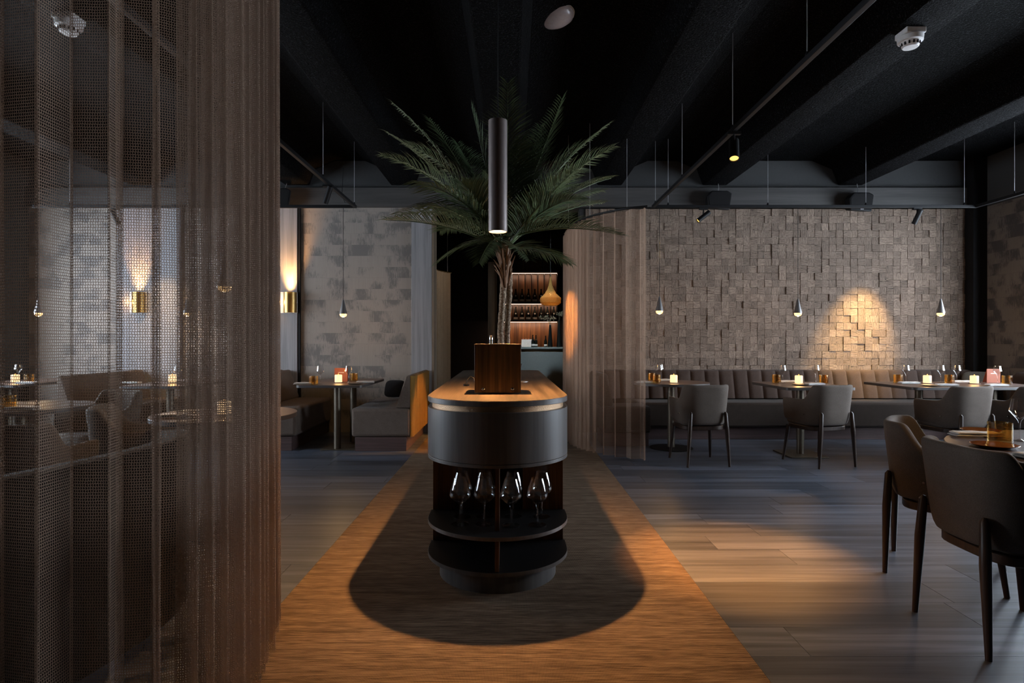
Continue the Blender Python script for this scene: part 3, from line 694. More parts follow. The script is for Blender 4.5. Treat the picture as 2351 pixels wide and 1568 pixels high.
chair(2.085, 2.47, -90, 'large foreground armchair with its back to the walkway at lower right')
chair(2.30, 3.12, -128, 'foreground armchair turned at an angle behind the nearest chair at right')

# ---------------------------------------------------------------- tables
def table_top(t, poly, z=0.75, th=0.028):
    obj('tabletop_edge', MB().prism(poly, z - th, z - 0.0015), M['table_edge'], t, bev=0.002)
    c = Vector((sum(p[0] for p in poly) / len(poly), sum(p[1] for p in poly) / len(poly)))
    obj('tabletop', MB().prism([tuple(c + (Vector(p) - c) * 0.997) for p in poly], z - 0.0015, z), M['tabletop'], t)
def rrect(x0, x1, y0, y1, r, n=6):
    p = []
    for cx, cy, a0 in ((x1 - r, y1 - r, 0), (x0 + r, y1 - r, 90), (x0 + r, y0 + r, 180), (x1 - r, y0 + r, 270)):
        for k in range(n + 1):
            a = math.radians(a0 + 90 * k / n); p.append((cx + r * math.cos(a), cy + r * math.sin(a)))
    return p
def circ(cx, cy, r, n=48): return [(cx + r * math.cos(2 * PI * k / n), cy + r * math.sin(2 * PI * k / n)) for k in range(n)]
def rect_table(x0, x1, y0, y1, label, cols_, base, r=0.05, h=0.75):
    cx, cy = (x0 + x1) / 2, (y0 + y1) / 2
    t = thing('dining_table', label, 'table', (cx, cy, 0), group='dining tables'); table_top(t, rrect(x0, x1, y0, y1, r), h)
    for (x, y) in cols_:
        obj('column', MB().lathe([(0.038, 0.012), (0.038, h - 0.03)], 24, (x, y, 0)), M['column'], t)
    if base == 'plate':
        obj('base_plate', MB().prism(rrect(cx - 0.2, cx + 0.2, cy - 0.22, cy + 0.22, 0.015), 0.001, 0.012), M['column'], t, bev=0.002)
    else:
        obj('base_plate', MB().lathe([(0.0, 0.001), (0.24, 0.001), (0.24, 0.008), (0.05, 0.014), (0, 0.014)], 36, (cx, cy, 0)), M['black'], t)
    return t
def round_table(cx, cy, r, label, h=0.75, rb=0.24):
    t = thing('dining_table', label, 'table', (cx, cy, 0), group='dining tables'); table_top(t, circ(cx, cy, r), h)
    obj('column', MB().lathe([(0.04, 0.01), (0.04, h - 0.03)], 24, (cx, cy, 0)), M['column'], t)
    obj('base_plate', MB().lathe([(0.0, 0.001), (rb, 0.001), (rb, 0.008), (0.05, 0.016), (0, 0.016)], 40, (cx, cy, 0)), M['black'], t)
    return t
round_table(X(1541, 6.78), 6.78, 0.42, 'round dining table half hidden by the sheer curtain on the right')
rect_table(2.74, 3.44, 5.95, 6.86, 'small rectangular table under the middle hanging lamp', [(3.09, 6.4)], 'plate')
rect_table(4.02, 5.50, 5.98, 6.86, 'long dining table near the right corner of the block wall', [(4.36, 6.4), (5.15, 6.4)], 'plate')
round_table(2.60, 2.42, 0.69, 'large round table cut off by the right edge in the foreground')
rect_table(-2.28, -1.58, 6.27, 7.42, 'rectangular booth table between two upholstered benches left of the island', [(-1.96, 6.7), (-1.90, 7.15)], 'plate')
round_table(-1.83, 3.82, 0.43, 'round table with a lit candle behind the dense part of the left curtain')
round_table(-3.50, 4.25, 0.44, 'round table at the far left edge seen through the near curtain')
rect_table(-4.07, -3.36, 6.15, 7.4, 'rectangular booth table seen through the left curtain beside a wall lamp', [(-3.72, 6.5), (-3.72, 7.1)], 'plate')
rect_table(-5.95, -5.22, 6.3, 7.4, 'booth table in the far left corner seen through the curtain', [(-5.6, 6.7)], 'round')

# table things -----------------------------------------------------------
def candle_mesh(): return MB().lathe([(0.0, 0.0), (0.039, 0.0), (0.04, 0.003), (0.04, 0.076), (0.036, 0.082), (0.026, 0.078), (0.0, 0.072)], 24).mesh('candle', True, 50)
me_candle = candle_mesh(); me_candle.materials.append(M['candle'])
me_cplate = MB().lathe([(0.0, 0.0), (0.052, 0.0), (0.055, 0.006), (0.05, 0.006), (0.0, 0.004)], 24).mesh('holder', True, 40); me_cplate.materials.append(M['dark_plate'])
me_flame = MB().lathe([(0.0, 0.072), (0.004, 0.076), (0.0055, 0.084), (0.003, 0.093), (0.0, 0.098)], 10).mesh('flame', True); me_flame.materials.append(M['flame'])
def candle(x, y, z, where, light=1.2):
    t = thing('candle', 'glowing block candle ' + where, 'candle', (x, y, z), group='table candles', local=True)
    for nm, me, dz in (('holder', me_cplate, 0.0003), ('wax', me_candle, 0.0065), ('flame', me_flame, 0.0065)):
        o = bpy.data.objects.new(nm, me); C.objects.link(o); o.parent = t; o.location = (0, 0, dz)
    point('candle_light', (x, y, z + 0.13), light, (1.0, 0.5, 0.16), 0.03)
def wine(x, y, where, z=0.7503): mk_glassware('wine_glass', me_wine, None, 'angular stemmed wine glass ' + where, 'glass', (x, y, z), 'stemmed table glasses')
def tum(x, y, where, z=0.7503): mk_glassware('tumbler', me_tum, None, 'amber glass tumbler ' + where, 'glass', (x, y, z), 'amber tumblers')
def napkin_mesh(lx=0.20, ly=0.085):
    m = MB()
    for k, (a, zz) in enumerate(((1.0, 0.0), (0.97, 0.0105))):
        rows = []
        for i in range(15):
            u = -1 + 2 * i / 14; row = []
            for j in range(20):
                q = 2 * PI * j / 20; cy, cz = math.cos(q), math.sin(q)
                yy = math.copysign(abs(cy) ** 0.45, cy) * ly / 2 * a; z = math.copysign(abs(cz) ** 0.6, cz) * 0.005 + 0.005 + zz
                end = 1 - 0.5 * max(0, abs(u) - 0.93) / 0.07
                row.append((u * lx / 2 * a + 0.004 * k + 0.002 * math.sin(9 * yy / ly), yy * (1 + 0.03 * math.sin(5 * u + k)), z * end + zz * (1 - end) + 0.0015 * math.sin(6 * u + 2 * k) * max(0, cz)))
            rows.append(row)
        b = len(m.v); m.grid(rows, closeu=True); m.f += [tuple(range(b, b + 20)), tuple(range(len(m.v) - 1, len(m.v) - 21, -1))]
    return m.mesh('napkin', True, 60)
me_nap = napkin_mesh(); me_nap.materials.append(M['linen'])
me_knife = MB().box(-0.10, 0.005, -0.006, 0.006, 0.0, 0.006).add([(0.005, -0.006, 0.001), (0.11, -0.008, 0.0012), (0.115, 0.0, 0.0012), (0.005, 0.007, 0.001), (0.005, -0.006, 0.0025), (0.11, -0.008, 0.0022), (0.115, 0.0, 0.0022), (0.005, 0.007, 0.0025)], [(0, 3, 2, 1), (4, 5, 6, 7), (0, 1, 5, 4), (1, 2, 6, 5), (2, 3, 7, 6), (3, 0, 4, 7)]).mesh('knife', False); me_knife.materials.append(M['chrome'])
def napkin(x, y, deg, where, z=0.7506, knife=False):
    o = bpy.data.objects.new('napkin', me_nap); C.objects.link(o); o.location = (x, y, z + 0.0012); o.rotation_euler = (0, 0, math.radians(deg))
    tag(o, 'folded white linen napkin ' + where, 'napkin', 'folded napkins')
    if knife:
        k = bpy.data.objects.new('table_knife', me_knife); C.objects.link(k); a = math.radians(deg)
        k.location = (x + 0.055 * math.sin(a), y - 0.055 * math.cos(a), z); k.rotation_euler = (0, 0, a); tag(k, 'steel table knife beside the napkin ' + where, 'knife', 'table knives')
me_plate = MB().lathe([(0.0, 0.0), (0.05, 0.0), (0.082, 0.009), (0.087, 0.013), (0.084, 0.014), (0.05, 0.005), (0.0, 0.004)], 36).mesh('side_plate', True, 50); me_plate.materials.append(M['amber_plate'])
me_plate2 = me_plate.copy(); me_plate2.materials.clear(); me_plate2.materials.append(M['dark_plate'])
def plate(x, y, where, z=0.7504, amber=False):
    o = bpy.data.objects.new('side_plate', me_plate if amber else me_plate2); C.objects.link(o); o.location = (x, y, z)
    tag(o, ('amber glass side plate ' if amber else 'small stone side plate ') + where, 'plate', 'side plates')
def menu(x, y, deg, where, z=0.7504):
    t = thing('menu_card', 'small standing rust red menu card ' + where, 'menu', (x, y, z), math.radians(deg), 'menu cards', local=True)
    obj('card', MB().box(-0.075, 0.075, -0.002, 0.002, 0, 0.155).tbox((0, 0.03, 0.077), (0.15, 0.003, 0.158), Matrix.Rotation(0.38, 3, 'X')), M['menu'], t, smooth=False)
    obj('print', MB().box(-0.032, 0.034, -0.0026, -0.0021, 0.098, 0.108), M['menu_print'], t, smooth=False)
# right round table
T = 'on the table by the right curtain'
wine(X(1513, 6.72), 6.72, T); tum(X(1497, 6.95), 6.95, 'at the back ' + T); tum(X(1507, 6.60), 6.60, 'at the front ' + T); candle(X(1547, 6.62), 6.62, 0.75, T)
napkin(X(1483, 6.62), 6.62, 0, 'at the left edge ' + T); napkin(X(1530, 6.98), 6.98, 0, 'behind the candle ' + T)
wine(X(1516, 6.92), 6.92, 'directly behind the other glass ' + T)
# small table
T = 'on the table under the middle lamp'
tum(X(1783, 6.62), 6.62, 'at the left ' + T); wine(X(1797, 6.66), 6.66, 'at the left ' + T); napkin(X(1808, 6.74), 6.74, 0, 'behind the candle ' + T)
candle(X(1834, 6.52), 6.52, 0.75, T); plate(X(1838, 6.28), 6.28, T); wine(X(1873, 6.70), 6.70, 'at the right ' + T); tum(X(1891, 6.55), 6.55, 'at the right ' + T)
napkin(X(1870, 6.30), 6.30, 10, 'in front of the armchair ' + T)
# long table
T = 'on the long table'
tum(X(2062, 6.62), 6.62, 'at the left end ' + T); wine(X(2080, 6.70), 6.70, 'at the left end ' + T); napkin(X(2086, 6.5), 6.5, 0, 'at the left end ' + T)
candle(X(2129, 6.55), 6.55, 0.75, 'at the left ' + T); plate(X(2135, 6.15), 6.15, T); napkin(X(2172, 6.18), 6.18, -12, 'beside the stone plate ' + T)
wine(X(2160, 6.66), 6.66, 'right of the left candle ' + T); tum(X(2180, 6.6), 6.6, 'between the two candles ' + T); wine(X(2197, 6.64), 6.64, 'just left of the right candle ' + T)
napkin(X(2207, 6.72), 6.72, 0, 'in the middle ' + T); candle(X(2237, 6.5), 6.5, 0.75, 'at the right ' + T)
menu(X(2281, 6.66), 6.66, 0, T); wine(X(2290, 6.45), 6.45, 'in front of the menu card ' + T); tum(X(2312, 6.45), 6.45, 'at the right end ' + T); napkin(X(2287, 6.15), 6.15, 0, 'at the right end ' + T)
# foreground table
T = 'on the foreground round table'
napkin(2.25, 2.90, -12, 'at the back left ' + T, knife=True); plate(X(2252, 3.03), 3.03, 'at the back ' + T, amber=True); tum(X(2296, 2.72), 2.72, T)
wine(X(2341, 2.76), 2.76, T); plate(X(2283, 2.60), 2.60, 'at the front ' + T, amber=True); napkin(2.05, 2.30, -80, 'behind the chair back ' + T)
# booth table
T = 'on the booth table left of the island'
napkin(X(697, 6.42), 6.42, 5, 'at the left ' + T); tum(X(720, 6.36), 6.36, 'at the left ' + T); wine(X(735, 6.47), 6.47, 'at the left ' + T)
candle(X(777, 6.68), 6.68, 0.75, T); menu(X(783, 6.86), 6.86, 0, T); wine(X(800, 6.50), 6.50, 'right of the candle ' + T); tum(X(812, 6.92), 6.92, 'at the right ' + T)
plate(X(815, 6.44), 6.44, T); napkin(X(838, 6.62), 6.62, 12, 'at the right ' + T)
# left tables behind the curtain
candle(X(515, 3.75), 3.75, 0.75, 'behind the dense curtain folds'); napkin(-2.05, 3.62, 8, 'at the left of the round table behind the curtain')
tum(X(18, 4.05), 4.05, 'at the left picture edge behind the curtain'); napkin(X(50, 4.02), 4.02, 4, 'near the left picture edge behind the curtain')
T = 'on the booth table beside the wall lamp'
candle(X(396, 6.7), 6.7, 0.75, T); napkin(X(300, 6.5), 6.5, 0, T); wine(X(408, 6.5), 6.5, T); napkin(X(425, 6.9), 6.9, 0, 'at the back ' + T)
T = 'on the booth table in the far left corner'
candle(X(35, 6.7), 6.7, 0.75, T); wine(X(42, 6.95), 6.95, T); tum(X(67, 6.7), 6.7, T); napkin(X(60, 6.5), 6.5, 0, T)
chair(-2.62, 3.27, 6, 'dining armchair at the left edge seen from behind through the curtain')
chair(-2.46, 3.98, -65, 'dining armchair turned towards the candle table behind the curtain')
chair(-3.42, 4.92, 160, 'dining armchair facing the viewer across the left table behind the curtain')

# ---------------------------------------------------------------- benches
def cushion(prof, a0, a1, axis, r=0.02):
    """prof: closed (u, z) outline extruded along the other horizontal axis"""
    m = MB(); n = len(prof)
    def pt(u, z, a): return (a, u, z) if axis == 'x' else (u, a, z)
    m.v = [pt(u, z, a0) for u, z in prof] + [pt(u, z, a1) for u, z in prof]
    m.f = [tuple(range(n)), tuple(reversed(range(n, 2 * n)))] + [(i, n + i, n + (i + 1) % n, (i + 1) % n) for i in range(n)]
    return m
bq = thing('banquette', 'long channel-backed banquette along the block wall', 'bench', (3.9, 7.6, 0))
def rr2(poly, o, nm, mat, bev, par): return obj(nm, o, mat, par, bev=bev, seg=3)
obj('plinth', MB().box(1.62, 6.0, 7.38, 7.9, 0.0, 0.155), M['plinth'], bq, bev=0.003)
obj('seat', MB().box(1.55, 6.0, 7.30, 7.88, 0.157, 0.462), M['bench'], bq, bev=0.03, seg=3)
obj('seat_return', MB().box(1.05, 1.60, 6.86, 7.29, 0.157, 0.462), M['bench'], bq, bev=0.03, seg=3)
obj('plinth_return', MB().box(1.05, 1.58, 6.90, 7.37, 0.0, 0.155), M['plinth'], bq, bev=0.003)
obj('backrest_return', cushion([(1.00, 0.464), (1.17, 0.464), (1.10, 0.84), (1.00, 0.84)], 6.86, 7.65, 'y'), M['bench'], bq, bev=0.03, seg=3)
cw = 0.1850; x = 1.22; k = 0
while x < 5.96:
    x2 = min(x + cw, 6.0)
    m = MB(); rows = []
    for (y, z, f) in ((7.90, 0.464, 0), (7.735, 0.464, 0.4), (7.715, 0.48, 1), (7.75, 0.62, 1), (7.79, 0.77, 1), (7.80, 0.815, 0.9), (7.82, 0.835, 0.5), (7.90, 0.838, 0)):
        row = []
        for j in range(9):
            u = j / 8; b = (1 - (2 * u - 1) ** 4) * 0.028 * f; row.append((x + 0.001 + (x2 - x - 0.002) * u, y - b, z))
        rows.append(row)
    m.grid(rows)
    n9 = 9; nr = len(rows); m.f += [tuple(i * n9 for i in range(nr)), tuple(i * n9 + 8 for i in reversed(range(nr))), tuple(list(range(n9)) + [])[:0] or (0, 8, (nr - 1) * n9 + 8, (nr - 1) * n9)]
    obj('back_channel', m, M['bench_ch'], bq, angle=50); x = x2; k += 1
# side return on the right wall
b2 = thing('banquette', 'short banquette against the right side wall behind the long table', 'bench', (5.9, 6.9, 0))
obj('plinth', MB().box(5.72, 6.15, 5.6, 7.28, 0.0, 0.155), M['plinth'], b2); obj('seat', MB().box(5.62, 6.15, 5.55, 7.28, 0.157, 0.462), M['bench'], b2, bev=0.03, seg=3)
y = 5.55
while y < 7.25:
    obj('back_channel', cushion([(6.03, 0.464), (6.18, 0.464), (6.18, 0.838), (6.12, 0.838), (6.08, 0.79)], y + 0.001, y + 0.188, 'y'), M['bench_ch'], b2, bev=0.018, seg=3); y += 0.19
# booth benches on the left: (outer back x, seat front x, label)
def booth(xo, xf, y0, y1, label, ribbed=False):
    s = 1 if xf > xo else -1
    t = thing('booth_bench', label, 'bench', ((xo + xf) / 2, y0, 0), group='booth benches')
    lo, hi = min(xo, xf), max(xo, xf)
    obj('plinth', MB().box(lo + 0.05, hi - 0.05, y0 + 0.015, y1, 0, 0.155), M['plinth'], t, bev=0.003)
    obj('seat', MB().box(lo + 0.008, hi, y0, y1, 0.157, 0.475), M['booth'], t, bev=0.035, seg=3)
    obj('backrest', cushion([(xo + s * 0.008, 0.477), (xo + s * 0.165, 0.477), (xo + s * 0.16, 0.50), (xo + s * 0.055, 0.825), (xo + s * 0.03, 0.84), (xo + s * 0.008, 0.835)], y0 + 0.005, y1, 'y'), M['booth'], t, bev=0.016, seg=3)
    if ribbed:
        m = MB(); n = 8; q_ = 10; rows = []
        for i in range(n * q_ + 1):
            yy = y0 + 0.01 + (y1 - y0 - 0.01) * i / (n * q_); b = -s * 0.030 * abs(math.sin(PI * i / q_)) ** 0.6
            rows.append([(xo + s * 0.007, yy, 0.157), (xo + b, yy, 0.157), (xo + b, yy, 0.822), (xo + s * 0.007, yy, 0.834)])
        m.grid(rows, closeu=True); k = 4; m.f += [tuple(range(k)), tuple(range(len(m.v) - 1, len(m.v) - k - 1, -1))]
        obj('ribbed_back', m, M['rib'], t, angle=55)
    return t
booth(-1.115, -1.78, 6.57, 7.9, 'right hand booth bench with a ribbed outer back beside the carpet', True)
booth(-2.98, -2.39, 6.60, 7.9, 'left hand booth bench of the table left of the island')
booth(-3.02, -3.42, 6.60, 7.9, 'booth bench standing back to back with the near booth')
booth(-4.93, -4.34, 6.45, 7.9, 'booth bench with a pale lit end seen through the left curtain')
# loose cushions
def pillow(loc, rot, size, mat, label):
    m = MB(); rows = []; n = 24
    for i in range(13):
        v = -PI / 2 + PI * i / 12; row = []
        for k in range(n):
            a = 2 * PI * k / n; c, q = math.cos(a), math.sin(a); e = 0.5
            r = max(0.0, math.cos(v)) ** 0.7
            row.append((size * r * math.copysign(abs(c) ** e, c), 0.055 * math.sin(v) * (1 - 0.3 * r), size * r * math.copysign(abs(q) ** e, q)))
        rows.append(row)
    m.grid(rows, closeu=True); me = m.mesh('cushion', True, 60); me.materials.append(mat)
    o = bpy.data.objects.new('cushion', me); C.objects.link(o); o.location = loc; o.rotation_euler = rot
    return tag(o, label, 'cushion')
M['pil_d'] = fabric('dark_cushion', (0.006, 0.006, 0.007), (0.015, 0.014, 0.016), 500)
M['pil_g'] = fabric('grey_cushion', (0.06, 0.055, 0.045), (0.13, 0.115, 0.095), 500)
pillow((-1.52, 7.74, 0.60), (math.radians(-38), 0, 0), 0.13, M['pil_d'], 'black cushion at the wall end of the right hand booth bench')
pillow((5.93, 7.58, 0.655), (math.radians(-18), 0, math.radians(-28)), 0.18, M['pil_g'], 'grey cushion in the right corner of the banquette')
# curved bench near the curtain
cbn = thing('lounge_bench', 'dark curved bench back with a pale piped edge behind the near curtain', 'bench', (-1.6, 2.2, 0))
path = [(-1.62, 1.40), (-1.50, 1.74), (-1.42, 2.02), (-1.375, 2.3), (-1.39, 2.5), (-1.45, 2.68), (-1.56, 2.80)]
def off(path, d):
    r = []
    for i, p in enumerate(path):
        a = Vector(path[max(i - 1, 0)]); b = Vector(path[min(i + 1, len(path) - 1)]); t = (b - a).normalized(); r.append((p[0] - t.y * d, p[1] + t.x * d))
    return r
def dense(path, n=6):
    r = []; P_ = [Vector(p) for p in path]
    for i in range(len(P_) - 1):
        p0, p1, p2, p3 = P_[max(i - 1, 0)], P_[i], P_[i + 1], P_[min(i + 2, len(P_) - 1)]
        for k in range(n):
            t = k / n; r.append(tuple(0.5 * ((2 * p1) + (p2 - p0) * t + (2 * p0 - 5 * p1 + 4 * p2 - p3) * t * t + (3 * p1 - p0 - 3 * p2 + p3) * t ** 3)))
    r.append(tuple(P_[-1])); return r
pd_ = dense(path); inn = off(pd_, 0.10)
obj('backrest', MB().prism(pd_ + list(reversed(inn)), 0.08, 0.803), M['lounge'], cbn, bev=0.02, seg=3)
obj('seat', MB().prism(inn + list(reversed(off(pd_, 0.5))), 0.08, 0.44), M['lounge'], cbn, bev=0.03, seg=3)
obj('piping', MB().tube([(x, y, 0.805) for x, y in off(pd_, 0.012)], 0.006, 8), M['chair'], cbn)

# ---------------------------------------------------------------- curtains
def curtain(name, label, path, ztop, amp, lam, mat, zb=0.012, nz=14, seed=1, tight=None):
    # tight: (length from the path's start, pleat width there); the pleats open out to lam beyond it
    rnd = random.Random(seed); P_ = dense(path, 24); L = [0.0]
    for a, b in zip(P_, P_[1:]): L.append(L[-1] + (Vector(b) - Vector(a)).length)
    tot = L[-1]; N = int(tot / (tight[1] if tight else lam) * 18); cs = []; j = 0
    waves = tot / (tight[1] if tight else lam); wacc = 0.0; amps = [amp * rnd.uniform(0.75, 1.2) for _ in range(int(waves * 2) + 4)]
    jit = [rnd.uniform(-0.35, 0.35) for _ in range(int(waves) + 4)]
    for i in range(N + 1):
        s = tot * i / N
        while j < len(L) - 2 and L[j + 1] < s: j += 1
        t = (s - L[j]) / max(1e-6, L[j + 1] - L[j]); a, b = Vector(P_[j]), Vector(P_[j + 1]); p = a.lerp(b, t); tg = (b - a).normalized(); nn = Vector((-tg.y, tg.x))
        if tight:
            q_ = min(1, max(0, (s - tight[0]) / 0.35)); wacc += tot / N / (tight[1] + (lam - tight[1]) * q_)
        wv = wacc if tight else s / lam; k = int(wv); f = wv - k; ph = 2 * PI * (wv + (jit[k] * (1 - f) + jit[k + 1] * f) * 0.5)
        am = amps[int(wv * 2)] * (1 - (wv * 2 % 1)) + amps[int(wv * 2) + 1] * (wv * 2 % 1)
        cs.append((p, nn, tg, ph, am))
    m = MB(); uvs = []; rows = []
    for q in range(nz + 1):
        z = ztop + (zb - ztop) * q / nz; row = []; u = 0; last = None; fl = 1 + 0.12 * q / nz
        for (p, nn, tg, ph, am) in cs:
            pos = p + nn * (am * fl * math.sin(ph + 0.15 * math.sin(q * 0.5))) + tg * (am * 0.35 * math.sin(2 * ph))
            row.append((pos.x, pos.y, z))
        rows.append(row)
    u = [0.0]
    for a, b in zip(rows[0], rows[0][1:]): u.append(u[-1] + (Vector(b) - Vector(a)).length)
    m.grid(rows)
    for q in range(nz + 1): uvs += [(uu, rows[q][0][2]) for uu in u]
    m.uv = uvs
    o = obj(name, m, mat, angle=180); tag(o, label, 'curtain', 'openwork curtains'); return o
rail_r = [(0.70, 7.75), (0.69, 7.3), (0.71, 7.0), (0.77, 6.72), (0.87, 6.49), (1.035, 6.27), (1.18, 6.13), (1.37, 6.03)]
curtain('openwork_curtain', 'pale brown openwork curtain curving on its rail in front of the block wall', rail_r, 2.555, 0.044, 0.150, M['net_far'], 0.015, 10, 3, (1.15, 0.098))
cr = thing('curtain_rail', 'curved grey curtain rail on thin rods above the right curtain', 'rail', (1.0, 6.4, 2.56))
obj('rail', MB().tube([(x, y, 2.575) for x, y in dense(rail_r)], 0.012, 8), M['black'], cr)
for (x, y) in ((0.66, 6.98), (0.85, 6.52), (1.18, 6.13)): obj('hanger_rod', MB().tube([(x, y, 2.585), (x, y, CZ - 0.002)], 0.0026, 6), M['rod'], cr)
rail_l = [(-1.075, 2.62), (-1.005, 2.40), (-0.948, 2.18), (-0.91, 1.95), (-0.915, 1.75), (-0.96, 1.58), (-1.06, 1.45), (-1.22, 1.34), (-1.5, 1.26), (-1.9, 1.22)]
curtain('openwork_curtain', 'large dark brown openwork curtain hanging in the left foreground', rail_l, 2.78, 0.050, 0.150, M['net'], 0.012, 16, 5, (0.95, 0.080))
cr2 = thing('curtain_rail', 'curtain rail above the left foreground curtain', 'rail', (-1.0, 1.7, 2.79))
obj('rail', MB().tube([(x, y, 2.795) for x, y in dense(rail_l)], 0.012, 8), M['black'], cr2)
for (x, y) in ((-0.915, 2.18), (-0.96, 1.58), (-1.5, 1.26)): obj('hanger_rod', MB().tube([(x, y, 2.805), (x, y, CZ - 0.002)], 0.0026, 6), M['rod'], cr2)

# ---------------------------------------------------------------- tracks, spots, pendants
TD, TZ = 7.1, 2.815
def track(label, segs, rods, base):
    t = thing('lighting_track', label, 'track', base, group='lighting tracks')
    for (a, b) in segs:
        a, b = Vector(a), Vector(b); dr = (b - a); L = dr.length; yaw = math.atan2(dr.y, dr.x)
        obj('rail', MB().tbox((a + b) / 2, (L, 0.034, 0.034), Matrix.Rotation(yaw, 3, 'Z')), M['black'], t, bev=0.003)
    for (x, y) in rods:
        obj('hanger_rod', MB().tube([(x, y, TZ + 0.045), (x, y, CZ - 0.002)], 0.003, 6), M['rod'], t)
        obj('clip', MB().lathe([(0.012, 0), (0.012, 0.012), (0.005, 0.028)], 10, (x, y, TZ + 0.018)), M['black'], t)
    return t
txr0, txr1 = X(1500, TD), X(2240, TD)
track('black lighting track frame hanging over the right dining area', [((txr0 - 0.017, TD, TZ), (txr1 + 0.017, TD, TZ)), ((txr0, TD - 0.018, TZ), (txr0, 0.5, TZ)), ((txr1, TD - 0.018, TZ), (txr1, 4.5, TZ))],
      [(X(1534, TD), TD), (X(1763, TD), TD), (X(1988, TD), TD), (X(2214, TD), TD), (txr0, 5.9), (txr0, 4.55), (txr0, 3.4), (txr0, 7.0), (txr1, 6.55)], (txr0, TD, TZ))
txl0, txl1 = X(75, TD), X(815, TD)
track('black lighting track frame hanging over the left dining area', [((txl0, TD, TZ), (txl1 + 0.017, TD, TZ)), ((txl1, TD - 0.018, TZ), (txl1, 1.6, TZ))],
      [(X(736, 5.9) if False else txl1, 5.9), (txl1, TD - 0.03), (X(500, TD), TD), (X(160, TD), TD), (txl1, 4.0)], (txl1, TD, TZ))
obj_c = thing('power_cable', 'thin black supply cable looping down to the left track', 'cable', (txl1 - 0.1, TD, TZ))
obj('cable', MB().tube([(txl1 - 0.14, TD, 3.3), (txl1 - 0.15, TD, 3.05), (txl1 - 0.155, TD, 2.95), (txl1 - 0.12, TD, 2.86), (txl1 - 0.06, TD - 0.03, 2.838)], 0.005, 6), M['black'], obj_c)
def track_spot(loc, aim, label, on=True, power=60, angle=40, blend=0.5, size=0.028, light=WARM):
    loc = Vector(loc); aim = Vector(aim); dr = (aim - loc).normalized()
    t = thing('track_spotlight', label, 'spotlight', loc, group='track spotlights')
    top = Vector((loc.x, loc.y, TZ - 0.0175)); q = dr.to_track_quat('Z', 'Y').to_matrix()
    obj('adaptor', MB().box(top.x - 0.05, top.x + 0.05, top.y - 0.016, top.y + 0.016, top.z - 0.022, top.z), M['black'], t)
    obj('arm', MB().tube([top + Vector((0, 0, -0.02)), loc], 0.008, 8), M['black'], t)
    m = MB(); m.lathe([(0.0, -0.09), (size, -0.09), (size, 0.085), (size - 0.003, 0.085), (size - 0.003, 0.072), (0, 0.072)], 20)
    m.v = [tuple(q @ Vector(v) + loc) for v in m.v]; obj('housing', m, M['black'], t)
    m = MB().lathe([(0, 0.074), (size - 0.0035, 0.074), (size - 0.0035, 0.076), (0, 0.077)], 20); m.v = [tuple(q @ Vector(v) + loc) for v in m.v]
    obj('lens', m, M['spotlens'] if on else M['black_lam'], t)
    if on: spot('track_spotlight_light', loc + dr * 0.088, aim, power, light, angle, blend, 0.02)
track_spot((txr0, 4.52, 2.66), (1.30, 3.38, 0), 'lit track spotlight shining towards the viewer above the walkway', True, 1000, 29, 0.8, light=(1.0, 0.39, 0.085), size=0.036)
track_spot((X(1615, TD), TD, 2.695), (-1.10, 7.1, 0.05), 'lit track spotlight aimed left in front of the wall speaker', True, 2000, 20, 0.4, light=(1.0, 0.43, 0.10))
track_spot((X(2106, TD), TD, 2.69), (4.56, WY, 1.12), 'dark track spotlight aimed at the block wall, near the right hanging lamp', True, 900, 44, 1.0, light=(1.0, 0.66, 0.27))
track_spot((txl1, 6.05, 2.69), (-2.6, 6.4, 0.8), 'dark track spotlight tilted left below the left track', False)
track_spot((X(264, TD), TD, 2.69), (-4.5, WY, 1.3), 'dark track spotlight behind the left curtain', True, 160, 50, 0.9, light=WARM2)
me_cone = MB().lathe([(0.004, 0.215), (0.010, 0.205), (0.046, 0.048), (0.047, 0.044), (0.044, 0.044), (0.008, 0.19), (0.0, 0.20)], 24).mesh('shade', True, 30); me_cone.materials.append(M['cone'])
me_globe = MB().lathe([(0.046, 0.043), (0.0465, 0.034), (0.043, 0.020), (0.034, 0.008), (0.018, 0.001), (0.0, 0.0)], 24).mesh('globe', True, 60); me_globe.materials.append(M['globe'])
me_bulb = MB().lathe([(0.0, 0.044), (0.041, 0.0425), (0.0425, 0.034), (0.037, 0.018), (0.024, 0.008), (0.0, 0.005)], 16).mesh('bulb', True, 60); me_bulb.materials.append(M['bulb'])
def pendant(x, y, z, label, ztop=TZ - 0.018, power=5.0):
    t = thing('pendant_lamp', label, 'pendant lamp', (x, y, z), group='cone pendant lamps', local=True)
    for nm, me in (('shade', me_cone), ('globe', me_globe), ('bulb', me_bulb)):
        o = bpy.data.objects.new(nm, me); C.objects.link(o); o.parent = t
    obj('cord', MB().tube([(0, 0, 0.212), (0, 0, ztop - z)], 0.003, 6), M['black'], t)
    point('pendant_lamp_light', (x, y, z - 0.04), power, WARM2, 0.03)
zp = Z(725, TD)
pendant(X(1514, TD), TD, Z(722, TD), 'cone pendant lamp beside the right sheer curtain')
pendant(X(1832, TD), TD, Z(727, TD), 'cone pendant lamp in the middle of the block wall')
pendant(X(2160, TD), TD, Z(727, TD), 'cone pendant lamp near the right corner column')
pendant(X(788, TD), TD, Z(729, TD), 'cone pendant lamp over the booth table left of the palm')
pendant(X(430, TD), TD, Z(727, TD), 'cone pendant lamp seen faintly through thick curtain folds')
pendant(X(88, TD), TD, Z(727, TD), 'cone pendant lamp at the far left behind the curtain')
pendant(-1.83, 3.80, 1.52, 'near cone pendant lamp over the candle table behind the curtain', ztop=3.6, power=12.0)
pendant(2.60, 2.45, 1.50, 'cone pendant lamp over the foreground round table', ztop=3.6, power=14.0)

